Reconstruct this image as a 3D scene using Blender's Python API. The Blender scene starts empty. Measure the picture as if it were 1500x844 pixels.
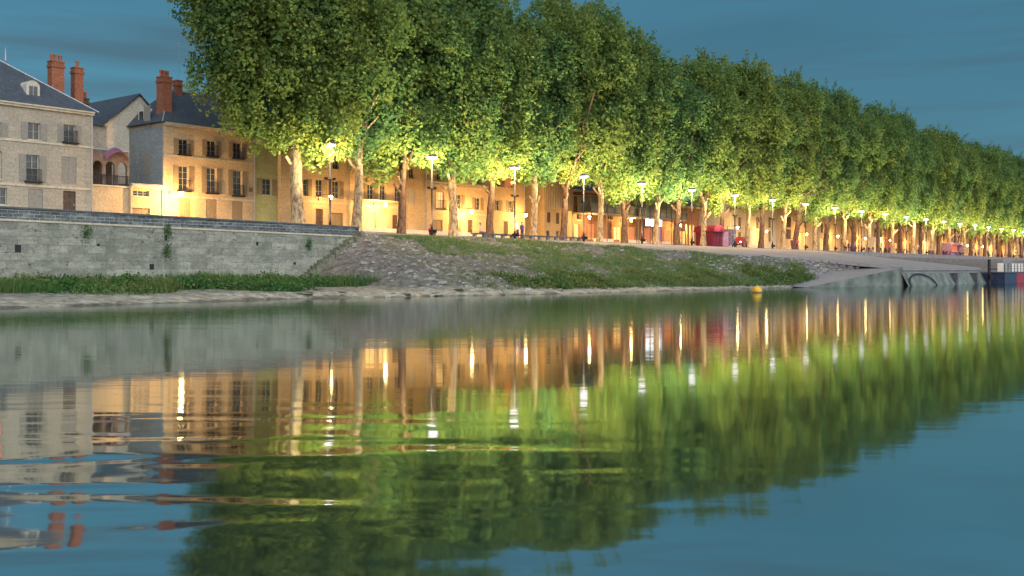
import bpy, math, random
import numpy as np
from mathutils import Vector

# ------------------------------------------------------------------ camera, sky, light, exposure
scene = bpy.context.scene
C = bpy.data.collections.new('town'); scene.collection.children.link(C)
R = math.radians
FPX, EYE, HOR = 1500.0, 2.0, 395.0
cam_d = bpy.data.cameras.new('camera'); cam = bpy.data.objects.new('camera', cam_d); C.objects.link(cam)
cam.location = (0, 0, EYE); cam.rotation_euler = (R(90), 0, 0)
cam_d.lens = 36.0; cam_d.sensor_width = 36.0; cam_d.shift_y = -(422 - HOR) / 1500.0
cam_d.clip_start = 0.1; cam_d.clip_end = 6000
scene.camera = cam
scene.view_settings.view_transform = 'Standard'; scene.view_settings.look = 'None'
scene.view_settings.exposure = 0.0; scene.view_settings.gamma = 1.0
scene.view_settings.use_curve_mapping = False
scene.cycles.max_bounces = 6; scene.cycles.diffuse_bounces = 3; scene.cycles.glossy_bounces = 3
scene.cycles.transmission_bounces = 3; scene.cycles.sample_clamp_indirect = 4.0
scene.cycles.caustics_reflective = False; scene.cycles.caustics_refractive = False

world = bpy.data.worlds.new("World"); scene.world = world; world.use_nodes = True
def build_world():
    nt = world.node_tree; N = nt.nodes; L = nt.links
    N.clear()
    out = N.new('ShaderNodeOutputWorld'); bg = N.new('ShaderNodeBackground')
    tc = N.new('ShaderNodeTexCoord'); sep = N.new('ShaderNodeSeparateXYZ')
    L.new(tc.outputs['Generated'], sep.inputs[0])
    # dusk blue by elevation
    ramp = N.new('ShaderNodeValToRGB'); L.new(sep.outputs['Z'], ramp.inputs[0])
    e = ramp.color_ramp.elements
    e[0].position = 0.0; e[0].color = (0.068, 0.235, 0.335, 1)
    e[1].position = 1.0; e[1].color = (0.035, 0.125, 0.26, 1)
    a = e.new(0.18); a.color = (0.054, 0.213, 0.328, 1)
    a = e.new(0.40); a.color = (0.045, 0.170, 0.280, 1)
    # faint stretched cloud wisps
    mp = N.new('ShaderNodeMapping'); mp.inputs['Scale'].default_value = (1.0, 1.0, 14)
    L.new(tc.outputs['Generated'], mp.inputs[0])
    nz = N.new('ShaderNodeTexNoise'); nz.inputs['Scale'].default_value = 2.4; nz.inputs['Detail'].default_value = 5
    L.new(mp.outputs[0], nz.inputs['Vector'])
    cr = N.new('ShaderNodeMapRange'); cr.inputs[1].default_value = 0.46; cr.inputs[2].default_value = 0.68
    cr.inputs[3].default_value = 0.0; cr.inputs[4].default_value = 0.85
    L.new(nz.outputs['Fac'], cr.inputs[0])
    nb = N.new('ShaderNodeTexNoise'); nb.inputs['Scale'].default_value = 1.1; nb.inputs['Detail'].default_value = 3
    m4 = N.new('ShaderNodeMapping'); m4.inputs['Scale'].default_value = (1.0, 1.0, 5); m4.inputs['Location'].default_value = (2.3, 0.4, 1.7); L.new(tc.outputs['Generated'], m4.inputs[0]); L.new(m4.outputs[0], nb.inputs['Vector'])
    rb = N.new('ShaderNodeMapRange'); rb.inputs[1].default_value = 0.35; rb.inputs[2].default_value = 0.65; rb.inputs[3].default_value = 0.72; rb.inputs[4].default_value = 1.22; L.new(nb.outputs['Fac'], rb.inputs[0])
    vb = N.new('ShaderNodeVectorMath'); vb.operation = 'SCALE'; L.new(ramp.outputs[0], vb.inputs[0]); L.new(rb.outputs[0], vb.inputs['Scale'])
    mix = N.new('ShaderNodeMixRGB'); mix.inputs[2].default_value = (0.048, 0.120, 0.175, 1)
    L.new(cr.outputs[0], mix.inputs[0]); L.new(vb.outputs[0], mix.inputs[1])
    # afterglow added behind the camera (-Y) as fill for wall and foliage
    dt = N.new('ShaderNodeVectorMath'); dt.operation = 'DOT_PRODUCT'
    dt.inputs[1].default_value = (0.45, -0.84, 0.30); L.new(tc.outputs['Generated'], dt.inputs[0])
    gl = N.new('ShaderNodeMapRange'); gl.interpolation_type = 'SMOOTHSTEP'
    gl.inputs[1].default_value = 0.05; gl.inputs[2].default_value = 1.0
    gl.inputs[3].default_value = 0.0; gl.inputs[4].default_value = 1.0
    L.new(dt.outputs['Value'], gl.inputs[0])
    gc = N.new('ShaderNodeMixRGB'); gc.blend_type = 'ADD'; gc.inputs[2].default_value = (2.1, 2.05, 1.88, 1)
    L.new(gl.outputs[0], gc.inputs[0]); L.new(mix.outputs[0], gc.inputs[1])
    sky = N.new('ShaderNodeTexSky'); sky.sky_type = 'NISHITA'; sky.sun_disc = False
    sky.sun_elevation = R(6); sky.sun_rotation = R(152)
    sm = N.new('ShaderNodeMixRGB'); sm.blend_type = 'ADD'; sm.inputs[0].default_value = 0.012
    L.new(gc.outputs[0], sm.inputs[1]); L.new(sky.outputs[0], sm.inputs[2])
    L.new(sm.outputs[0], bg.inputs[0]); bg.inputs[1].default_value = 1.0
    L.new(bg.outputs[0], out.inputs[0])
build_world()
sun_d = bpy.data.lights.new('dusk_fill', 'SUN'); sun = bpy.data.objects.new('dusk_fill', sun_d); C.objects.link(sun)  # soft fill added from the afterglow side, no sun is up
sun_d.energy = 0.6; sun_d.angle = R(25); sun_d.color = (1.0, 0.93, 0.85)
sun.rotation_euler = Vector((0.45, -0.84, 0.42)).to_track_quat('Z', 'Y').to_euler()

# ------------------------------------------------------------------ frame of the quay: s runs along it, D away from the river
TH = math.atan2(1200, 1500)
US, UC = math.sin(TH), math.cos(TH)
ROT = math.atan2(UC, US)
def W(s, D, z=0.0):
    return Vector((s * US - D * UC, s * UC + D * US, z))
def Sx(px, D):                       # s of a point at distance line D seen at photo column px
    x = (px - 750) / FPX
    return D * (US * x + UC) / (US - UC * x)
def Zd(px, D):
    x = (px - 750) / FPX
    return D / (US - UC * x)
def Hz(px, py, D):                   # height of that point when seen at photo row py
    return EYE + (HOR - py) * Zd(px, D) / FPX
def interp(x, xs, ys): return float(np.interp(x, xs, ys))
def zhouse(s): return interp(s, [20, 43, 83, 308], [6.45, 6.3, 5.95, 5.6])
def gz(s, D):
    t = min(max((D - 66) / 13.0, 0), 1)
    return 5.15 + (zhouse(s) - 5.15) * t
rnd = random.Random(7)
nrg = np.random.default_rng(5)

# ------------------------------------------------------------------ materials
MATS = {}
def node_mat(name):
    m = bpy.data.materials.new(name); m.use_nodes = True
    nt = m.node_tree; b = nt.nodes['Principled BSDF']
    return m, nt, b
def mat(name, col, rough=0.8, var=0.25, scale=2.0, metal=0.0, spec=0.3, emit=None, es=0.0, bump=0.0):
    if name in MATS: return MATS[name]
    m, nt, b = node_mat(name); N, L = nt.nodes, nt.links
    b.inputs['Roughness'].default_value = rough; b.inputs['Metallic'].default_value = metal
    b.inputs['Specular IOR Level'].default_value = spec
    tc = N.new('ShaderNodeTexCoord'); nz = N.new('ShaderNodeTexNoise')
    nz.inputs['Scale'].default_value = scale; nz.inputs['Detail'].default_value = 6
    L.new(tc.outputs['Object'], nz.inputs['Vector'])
    mr = N.new('ShaderNodeMapRange'); mr.inputs[1].default_value = 0.3; mr.inputs[2].default_value = 0.7
    mr.inputs[3].default_value = 1 - var; mr.inputs[4].default_value = 1 + var
    L.new(nz.outputs['Fac'], mr.inputs[0])
    mx = N.new('ShaderNodeVectorMath'); mx.operation = 'SCALE'; mx.inputs[0].default_value = col[:3]
    L.new(mr.outputs[0], mx.inputs['Scale']); L.new(mx.outputs[0], b.inputs['Base Color'])
    if emit:
        b.inputs['Emission Color'].default_value = (*emit, 1); b.inputs['Emission Strength'].default_value = es
    if bump:
        bp = N.new('ShaderNodeBump'); bp.inputs['Strength'].default_value = bump; bp.inputs['Distance'].default_value = 0.05
        L.new(nz.outputs['Fac'], bp.inputs['Height']); L.new(bp.outputs[0], b.inputs['Normal'])
    MATS[name] = m
    return m
def masonry(name, c1, c2, cm, bw, bh, joint=0.012, stain=(0.1, 0.11, 0.09), stain_amt=0.5, rough=0.9, nscale=0.6, squash=1.0, sharp=False, mottle=0):
    if name in MATS: return MATS[name]
    m, nt, b = node_mat(name); N, L = nt.nodes, nt.links
    b.inputs['Roughness'].default_value = rough; b.inputs['Specular IOR Level'].default_value = 0.15
    tc = N.new('ShaderNodeTexCoord'); sp = N.new('ShaderNodeSeparateXYZ'); L.new(tc.outputs['Object'], sp.inputs[0])
    ad = N.new('ShaderNodeMath'); ad.operation = 'ADD'; L.new(sp.outputs['X'], ad.inputs[0]); L.new(sp.outputs['Y'], ad.inputs[1])
    cb = N.new('ShaderNodeCombineXYZ'); L.new(ad.outputs[0], cb.inputs['X']); L.new(sp.outputs['Z'], cb.inputs['Y'])
    dn = N.new('ShaderNodeTexNoise'); dn.inputs['Scale'].default_value = 1.3; L.new(tc.outputs['Object'], dn.inputs['Vector'])
    dm = N.new('ShaderNodeVectorMath'); dm.operation = 'MULTIPLY_ADD'; dm.inputs[1].default_value = (0.06, 0.06, 0); L.new(dn.outputs['Color'], dm.inputs[0]); L.new(cb.outputs[0], dm.inputs[2])
    br = N.new('ShaderNodeTexBrick'); br.inputs['Scale'].default_value = 1.0
    br.inputs['Brick Width'].default_value = bw; br.inputs['Row Height'].default_value = bh
    br.inputs['Mortar Size'].default_value = joint; br.inputs['Mortar Smooth'].default_value = 0.3
    br.inputs['Color1'].default_value = (*c1, 1); br.inputs['Color2'].default_value = (*c2, 1); br.inputs['Mortar'].default_value = (*cm, 1)
    L.new(dm.outputs[0], br.inputs['Vector'])
    nz = N.new('ShaderNodeTexNoise'); nz.inputs['Scale'].default_value = nscale; nz.inputs['Detail'].default_value = 9; nz.inputs['Roughness'].default_value = 0.7
    mp = N.new('ShaderNodeMapping'); mp.inputs['Scale'].default_value = (1, 1, squash); L.new(tc.outputs['Object'], mp.inputs[0]); L.new(mp.outputs[0], nz.inputs['Vector'])
    mr = N.new('ShaderNodeMapRange')
    mr.inputs[1].default_value = 0.52 if sharp else 0.42; mr.inputs[2].default_value = 0.60 if sharp else 0.72
    mr.inputs[3].default_value = 0; mr.inputs[4].default_value = stain_amt; L.new(nz.outputs['Fac'], mr.inputs[0])
    mx = N.new('ShaderNodeMixRGB'); mx.inputs[2].default_value = (*stain, 1); L.new(mr.outputs[0], mx.inputs[0]); L.new(br.outputs['Color'], mx.inputs[1])
    n2 = N.new('ShaderNodeTexNoise'); n2.inputs['Scale'].default_value = 6; n2.inputs['Detail'].default_value = 5; L.new(tc.outputs['Object'], n2.inputs['Vector'])
    m2 = N.new('ShaderNodeMapRange'); m2.inputs[1].default_value = 0.3; m2.inputs[2].default_value = 0.7; m2.inputs[3].default_value = 0.78; m2.inputs[4].default_value = 1.2; L.new(n2.outputs['Fac'], m2.inputs[0])
    vs = N.new('ShaderNodeVectorMath'); vs.operation = 'SCALE'; L.new(mx.outputs[0], vs.inputs[0]); L.new(m2.outputs[0], vs.inputs['Scale'])
    last = vs.outputs[0]
    if mottle:
        for sc_, st_, lo_, hi_, c_, am_ in ((0.9, 2.6, .54, .62, (0.36, 0.37, 0.34), .55), (2.2, 1.6, .60, .66, (0.035, 0.045, 0.045), .75), (0.35, .25, .52, .70, (0.09, 0.12, 0.09), .65), (5.0, 3.0, .64, .68, (0.03, 0.035, 0.04), .6)):
            m3 = N.new('ShaderNodeMapping'); m3.inputs['Scale'].default_value = (1, 1, st_); m3.inputs['Location'].default_value = (sc_*7, 3, st_); L.new(tc.outputs['Object'], m3.inputs[0])
            n3 = N.new('ShaderNodeTexNoise'); n3.inputs['Scale'].default_value = sc_; n3.inputs['Detail'].default_value = 8; n3.inputs['Roughness'].default_value = .65; n3.inputs['Distortion'].default_value = .4; L.new(m3.outputs[0], n3.inputs['Vector'])
            r3 = N.new('ShaderNodeMapRange'); r3.inputs[1].default_value = lo_; r3.inputs[2].default_value = hi_; r3.inputs[3].default_value = 0; r3.inputs[4].default_value = am_*mottle; L.new(n3.outputs['Fac'], r3.inputs[0])
            x3 = N.new('ShaderNodeMixRGB'); x3.inputs[2].default_value = (*c_, 1); L.new(r3.outputs[0], x3.inputs[0]); L.new(last, x3.inputs[1]); last = x3.outputs[0]
    L.new(last, b.inputs['Base Color'])
    bp = N.new('ShaderNodeBump'); bp.inputs['Strength'].default_value = 0.5; bp.inputs['Distance'].default_value = 0.03
    L.new(n2.outputs['Fac'], bp.inputs['Height']); L.new(bp.outputs[0], b.inputs['Normal'])
    MATS[name] = m
    return m

def facade_mat(name, c):
    c2 = tuple(x * 0.88 for x in c); cm = tuple(x * 0.7 for x in c)
    return masonry(name, c, c2, cm, 0.75, 0.36, 0.008, tuple(x * 0.55 for x in c), 0.45, 0.9, 0.45, 0.5)
M_cream = facade_mat('cream_limestone', (0.52, 0.41, 0.27))
M_grey = facade_mat('weathered_grey_limestone', (0.38, 0.345, 0.29))
M_lime = facade_mat('yellow_green_render', (0.42, 0.43, 0.22))
M_ochre = facade_mat('ochre_render', (0.47, 0.36, 0.22))
M_white = facade_mat('white_limestone', (0.55, 0.52, 0.46))
M_brown = facade_mat('brown_render', (0.30, 0.17, 0.11))
M_bluegrey = facade_mat('blue_grey_cladding', (0.26, 0.29, 0.31))
M_trim = mat('pale_stone_trim', (0.46, 0.42, 0.34), 0.85, 0.2, 3)
M_slate = masonry('slate_tiles', (0.055, 0.07, 0.095), (0.075, 0.09, 0.12), (0.03, 0.035, 0.045), 0.3, 0.22, 0.012, (0.10, 0.11, 0.12), 0.5, 0.6)
M_zinc = mat('zinc_flashing', (0.35, 0.38, 0.42), 0.5, 0.15, 4, 0.3)
M_brick = masonry('red_brick', (0.32, 0.095, 0.055), (0.24, 0.075, 0.045), (0.30, 0.20, 0.15), 0.24, 0.08, 0.01, (0.14, 0.06, 0.04), 0.5)
M_pot = mat('terracotta_pot', (0.30, 0.10, 0.06), 0.8)
M_iron = mat('dark_iron', (0.025, 0.022, 0.028), 0.5, 0.2, 5, 0.4)
M_frame = mat('white_window_paint', (0.42, 0.40, 0.36), 0.6, 0.1, 5)
M_darkframe = mat('dark_frame_paint', (0.06, 0.045, 0.04), 0.6, 0.2, 5)
M_shut = mat('grey_shutter_paint', (0.25, 0.235, 0.215), 0.7, 0.15, 5)
M_shutw = mat('beige_shutter_paint', (0.24, 0.19, 0.125), 0.7, 0.15, 5)
M_door = mat('dark_door_wood', (0.09, 0.06, 0.045), 0.6, 0.3, 4)
M_red = mat('red_door_paint', (0.55, 0.02, 0.015), 0.5, 0.15, 3)
M_glass = mat('dark_window_glass', (0.03, 0.035, 0.04), 0.12, 0.3, 1.5, 0, 0.7)
M_lit = mat('warm_lit_glass', (0.3, 0.2, 0.1), 0.4, 0.3, 1.5, emit=(1.0, 0.55, 0.18), es=1.4)
M_litred = mat('red_orange_lit_glass', (0.3, 0.1, 0.05), 0.4, 0.3, 1.5, emit=(1.0, 0.22, 0.08), es=0.6)
M_litwhite = mat('white_lit_panel', (0.6, 0.6, 0.6), 0.4, 0.1, 1.5, emit=(0.9, 0.95, 1.0), es=3.0)
M_litpurple = mat('purple_lit_glass', (0.2, 0.05, 0.3), 0.4, 0.3, 3, emit=(0.45, 0.08, 0.9), es=0.7)
M_sodium = mat('sodium_lantern_glass', (0.8, 0.6, 0.3), 0.4, 0.0, 1, emit=(1.0, 0.72, 0.30), es=60)
M_lamp = mat('cool_white_lamp_glass', (0.8, 0.8, 0.9), 0.4, 0.0, 1, emit=(0.80, 0.74, 1.0), es=6)
M_shade = mat('lavender_grey_lamp_shade', (0.10, 0.09, 0.15), 0.5, 0.1, 3)
M_palep = mat('pale_paint_and_lit_pole', (0.30, 0.29, 0.27), 0.5, 0.1, 5)  # pale paint; on the upper lamp poles it carries the uplight
M_concrete = masonry('pale_concrete', (0.26, 0.26, 0.285), (0.23, 0.23, 0.255), (0.17, 0.17, 0.19), 3.0, 2.2, 0.015, (0.17, 0.18, 0.19), 0.55, 0.85, 0.35)
M_pave = masonry('promenade_paving', (0.26, 0.25, 0.28), (0.22, 0.215, 0.245), (0.14, 0.14, 0.16), 0.8, 0.5, 0.012, (0.13, 0.13, 0.15), 0.5)
M_asphalt = mat('asphalt', (0.06, 0.058, 0.056), 0.85, 0.3, 1.0)
M_trail_mark = mat('white_trail_and_marking', (0.72, 0.68, 0.62), 0.8, 0.1, 2)  # white of the light trail strips, road lines and number plate
M_wall = masonry('old_river_wall_stone', (0.34, 0.35, 0.31), (0.22, 0.23, 0.21), (0.15, 0.155, 0.145), 1.35, 0.52, 0.016, (0.10, 0.11, 0.10), 0.75, 0.95, 0.55, 2.6, mottle=1.0)
M_parapet = masonry('dark_parapet_blocks', (0.055, 0.07, 0.09), (0.12, 0.14, 0.155), (0.33, 0.35, 0.36), 0.7, 0.225, 0.018, (0.10, 0.12, 0.13), 0.85, 0.9, 0.45, 2.5, True, mottle=.7)
M_apron = mat('dark_concrete', (0.13, 0.155, 0.15), 0.9, 0.45, .7)  # darker concrete for the apron and slipway front
M_coping = mat('dark_coping_stone', (0.085, 0.095, 0.115), 0.85, 0.4, 1.5)
M_rock = mat('mossy_stone', (0.16, 0.17, 0.13), 0.95, 0.5, 2.5, bump=1)
M_navy = mat('navy_hull_paint', (0.03, 0.04, 0.09), 0.4, 0.3, 2)
M_redhull = mat('dark_red_hull_paint', (0.30, 0.03, 0.05), 0.4, 0.25, 2)
M_buoy = mat('yellow_buoy_plastic', (0.75, 0.42, 0.03), 0.45, 0.15, 3)
M_purpleroof = mat('mauve_canopy', (0.17, 0.085, 0.15), 0.6, 0.25, 4)
M_kiosk = mat('crimson_kiosk_paint', (0.13, 0.016, 0.035), 0.6, 0.25, 2)
M_kioskpink = mat('mauve_kiosk_paint', (0.24, 0.15, 0.24), 0.6, 0.2, 2)
M_chair = mat('dark_purple_chair', (0.06, 0.03, 0.08), 0.6, 0.3, 4)

def bark_mat(name, base, dark):
    m, nt, b = node_mat(name); N, L = nt.nodes, nt.links
    b.inputs['Roughness'].default_value = 0.9; b.inputs['Specular IOR Level'].default_value = 0.15
    tc = N.new('ShaderNodeTexCoord')
    mp = N.new('ShaderNodeMapping'); mp.inputs['Scale'].default_value = (1.6, 1.6, 0.8); L.new(tc.outputs['Object'], mp.inputs[0])
    nz = N.new('ShaderNodeTexNoise'); nz.inputs['Scale'].default_value = 2.2; nz.inputs['Detail'].default_value = 6; nz.inputs['Roughness'].default_value = 0.65
    L.new(mp.outputs[0], nz.inputs['Vector'])
    cr = N.new('ShaderNodeValToRGB'); e = cr.color_ramp.elements
    e[0].position = 0.42; e[0].color = (*dark, 1); e[1].position = 0.56; e[1].color = (*base, 1)
    L.new(nz.outputs['Fac'], cr.inputs[0]); L.new(cr.outputs[0], b.inputs['Base Color'])
    bp = N.new('ShaderNodeBump'); bp.inputs['Strength'].default_value = 0.8; bp.inputs['Distance'].default_value = 0.06
    L.new(nz.outputs['Fac'], bp.inputs['Height']); L.new(bp.outputs[0], b.inputs['Normal'])
    return m
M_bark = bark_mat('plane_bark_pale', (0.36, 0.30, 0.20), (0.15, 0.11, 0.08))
M_bark_shade = bark_mat('plane_bark_shaded', (0.13, 0.09, 0.07), (0.055, 0.04, 0.03))  # darker copy of the plane bark, trunk shadow put into its colour

def leaf_mat(name, c1, c2, c3, trans=0.35, nscale=0.35):
    m = bpy.data.materials.new(name); m.use_nodes = True
    nt = m.node_tree; N, L = nt.nodes, nt.links; N.clear()
    out = N.new('ShaderNodeOutputMaterial'); d = N.new('ShaderNodeBsdfDiffuse'); t = N.new('ShaderNodeBsdfTranslucent'); mx = N.new('ShaderNodeMixShader')
    g = N.new('ShaderNodeNewGeometry'); oi = N.new('ShaderNodeObjectInfo')
    nz = N.new('ShaderNodeTexNoise'); nz.inputs['Scale'].default_value = nscale; nz.inputs['Detail'].default_value = 4
    L.new(g.outputs['Position'], nz.inputs['Vector'])
    ad = N.new('ShaderNodeMath'); ad.operation = 'MULTIPLY_ADD'; ad.inputs[1].default_value = 0.40; L.new(g.outputs['Random Per Island'], ad.inputs[0])
    sb = N.new('ShaderNodeMath'); sb.operation = 'SUBTRACT'; sb.inputs[1].default_value = 0.2; L.new(nz.outputs['Fac'], sb.inputs[0]); L.new(sb.outputs[0], ad.inputs[2])
    a2 = N.new('ShaderNodeMath'); a2.operation = 'MULTIPLY_ADD'; a2.inputs[1].default_value = 0.30; L.new(oi.outputs['Random'], a2.inputs[0]); L.new(ad.outputs[0], a2.inputs[2])
    cr = N.new('ShaderNodeValToRGB'); e = cr.color_ramp.elements
    e[0].position = 0.25; e[0].color = (*c1, 1); e[1].position = 0.85; e[1].color = (*c3, 1); k = e.new(0.55); k.color = (*c2, 1)
    L.new(a2.outputs[0], cr.inputs[0]); L.new(cr.outputs[0], d.inputs[0]); L.new(cr.outputs[0], t.inputs[0])
    mx.inputs[0].default_value = trans; L.new(d.outputs[0], mx.inputs[1]); L.new(t.outputs[0], mx.inputs[2]); L.new(mx.outputs[0], out.inputs[0])
    MATS[name] = m
    return m
M_leaf = leaf_mat('plane_leaves', (0.07, 0.165, 0.088), (0.13, 0.225, 0.075), (0.19, 0.245, 0.065), 0.42)
M_grass = leaf_mat('bank_grass_blades', (0.05, 0.13, 0.055), (0.10, 0.20, 0.08), (0.20, 0.24, 0.12), 0.25, 0.8)
M_weed = leaf_mat('riverside_weed_leaves', (0.03, 0.09, 0.035), (0.06, 0.15, 0.045), (0.15, 0.18, 0.07), 0.25, 0.35)

def bank_mat():
    m, nt, b = node_mat('bank_earth_and_cobbles'); N, L = nt.nodes, nt.links
    b.inputs['Roughness'].default_value = 0.95; b.inputs['Specular IOR Level'].default_value = 0.1
    g = N.new('ShaderNodeNewGeometry'); sp = N.new('ShaderNodeSeparateXYZ'); L.new(g.outputs['Position'], sp.inputs[0])
    # height zones: wet sand, sand, slope
    n1 = N.new('ShaderNodeTexNoise'); n1.inputs['Scale'].default_value = 0.5; n1.inputs['Detail'].default_value = 8; L.new(g.outputs['Position'], n1.inputs['Vector'])
    ad = N.new('ShaderNodeMath'); ad.operation = 'MULTIPLY_ADD'; ad.inputs[1].default_value = 0.8; L.new(n1.outputs['Fac'], ad.inputs[0]); L.new(sp.outputs['Z'], ad.inputs[2])
    cr = N.new('ShaderNodeValToRGB'); e = cr.color_ramp.elements
    mr = N.new('ShaderNodeMapRange'); mr.inputs[1].default_value = 0; mr.inputs[2].default_value = 6.0; L.new(ad.outputs[0], mr.inputs[0]); L.new(mr.outputs[0], cr.inputs[0])
    e[0].position = 0.0; e[0].color = (0.12, 0.115, 0.10, 1); e[1].position = 1.0; e[1].color = (0.15, 0.145, 0.155, 1)
    for p, c in ((0.065, (0.15, 0.14, 0.12)), (0.085, (0.35, 0.33, 0.275)), (0.13, (0.30, 0.285, 0.245)), (0.19, (0.15, 0.15, 0.14)), (0.5, (0.125, 0.12, 0.125))):
        k = e.new(p); k.color = (*c, 1)
    vo = N.new('ShaderNodeTexVoronoi'); vo.inputs['Scale'].default_value = 2.6; L.new(g.outputs['Position'], vo.inputs['Vector'])
    n2 = N.new('ShaderNodeTexNoise'); n2.inputs['Scale'].default_value = 1.6; n2.inputs['Detail'].default_value = 10; n2.inputs['Roughness'].default_value = 0.75; L.new(g.outputs['Position'], n2.inputs['Vector'])
    m2 = N.new('ShaderNodeMapRange'); m2.inputs[1].default_value = 0.35; m2.inputs[2].default_value = 0.65; m2.inputs[3].default_value = 0.45; m2.inputs[4].default_value = 1.55; L.new(n2.outputs['Fac'], m2.inputs[0])
    vs = N.new('ShaderNodeVectorMath'); vs.operation = 'SCALE'; L.new(cr.outputs[0], vs.inputs[0]); L.new(m2.outputs[0], vs.inputs['Scale'])
    L.new(vs.outputs[0], b.inputs['Base Color'])
    bp = N.new('ShaderNodeBump'); bp.inputs['Strength'].default_value = 1.0; bp.inputs['Distance'].default_value = 0.12
    a3 = N.new('ShaderNodeMath'); a3.operation = 'ADD'; L.new(n2.outputs['Fac'], a3.inputs[0]); L.new(vo.outputs['Distance'], a3.inputs[1]); L.new(a3.outputs[0], bp.inputs['Height'])
    L.new(bp.outputs[0], b.inputs['Normal'])
    return m
M_bank = bank_mat()

def water_mat():
    m = bpy.data.materials.new('river_water'); m.use_nodes = True
    nt = m.node_tree; N, L = nt.nodes, nt.links; N.clear()
    out = N.new('ShaderNodeOutputMaterial')
    g = N.new('ShaderNodeNewGeometry')
    def noise(scale_xy, detail, rough=0.5, dist=0.0):
        mp = N.new('ShaderNodeMapping'); mp.inputs['Scale'].default_value = (*scale_xy, 1); L.new(g.outputs['Position'], mp.inputs[0])
        nz = N.new('ShaderNodeTexNoise'); nz.inputs['Scale'].default_value = 1; nz.inputs['Detail'].default_value = detail
        nz.inputs['Roughness'].default_value = rough; nz.inputs['Distortion'].default_value = dist
        L.new(mp.outputs[0], nz.inputs['Vector']); return nz.outputs['Fac']
    def scl(x, k):
        a = N.new('ShaderNodeMath'); a.operation = 'MULTIPLY'; L.new(x, a.inputs[0])
        if isinstance(k, float): a.inputs[1].default_value = k
        else: L.new(k, a.inputs[1])
        return a.outputs[0]
    def add(x, y):
        a = N.new('ShaderNodeMath'); a.operation = 'ADD'; L.new(x, a.inputs[0]); L.new(y, a.inputs[1]); return a.outputs[0]
    fine = scl(noise((1.3, 3.0), 3), 0.0054)
    dc = N.new('ShaderNodeVectorMath'); dc.operation = 'LENGTH'; L.new(g.outputs['Position'], dc.inputs[0])
    wk = N.new('ShaderNodeMapRange'); wk.interpolation_type = 'SMOOTHSTEP'; wk.inputs[1].default_value = 8; wk.inputs[2].default_value = 55
    wk.inputs[3].default_value = 0.16; wk.inputs[4].default_value = 1.0; L.new(dc.outputs['Value'], wk.inputs[0])   # wind ripples are stronger out on the river
    fine = scl(fine, wk.outputs[0])
    mid = scl(noise((0.10, 0.36), 2), 0.008)
    # disturbed patch near the camera, on the left
    ds = N.new('ShaderNodeVectorMath'); ds.operation = 'DISTANCE'; ds.inputs[1].default_value = (-4.0, 9.0, 0); L.new(g.outputs['Position'], ds.inputs[0])
    mk = N.new('ShaderNodeMapRange'); mk.interpolation_type = 'SMOOTHSTEP'; mk.inputs[1].default_value = 1.5; mk.inputs[2].default_value = 8.5
    mk.inputs[3].default_value = 1.0; mk.inputs[4].default_value = 0.0; L.new(ds.outputs['Value'], mk.inputs[0])
    near = scl(scl(noise((0.30, 0.85), 1, 0.4, 0.6), 0.042), mk.outputs[0])
    h = add(add(fine, mid), near)
    bp = N.new('ShaderNodeBump'); bp.inputs['Strength'].default_value = 1.0; bp.inputs['Distance'].default_value = 1.0; L.new(h, bp.inputs['Height'])
    gl = N.new('ShaderNodeBsdfGlossy'); gl.inputs['Roughness'].default_value = 0.05; gl.inputs['Color'].default_value = (0.80, 0.86, 0.83, 1)
    df = N.new('ShaderNodeBsdfDiffuse'); df.inputs['Color'].default_value = (0.065, 0.095, 0.095, 1)
    L.new(bp.outputs[0], gl.inputs['Normal'])
    fr = N.new('ShaderNodeLayerWeight'); fr.inputs['Blend'].default_value = 0.35
    mr = N.new('ShaderNodeMapRange'); mr.inputs[1].default_value = 0.0; mr.inputs[2].default_value = 0.8; mr.inputs[3].default_value = 0.55; mr.inputs[4].default_value = 0.97
    L.new(fr.outputs['Facing'], mr.inputs[0])
    mx = N.new('ShaderNodeMixShader'); L.new(mr.outputs[0], mx.inputs[0]); L.new(df.outputs[0], mx.inputs[1]); L.new(gl.outputs[0], mx.inputs[2])
    L.new(mx.outputs[0], out.inputs[0])
    return m
M_water = water_mat()

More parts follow.
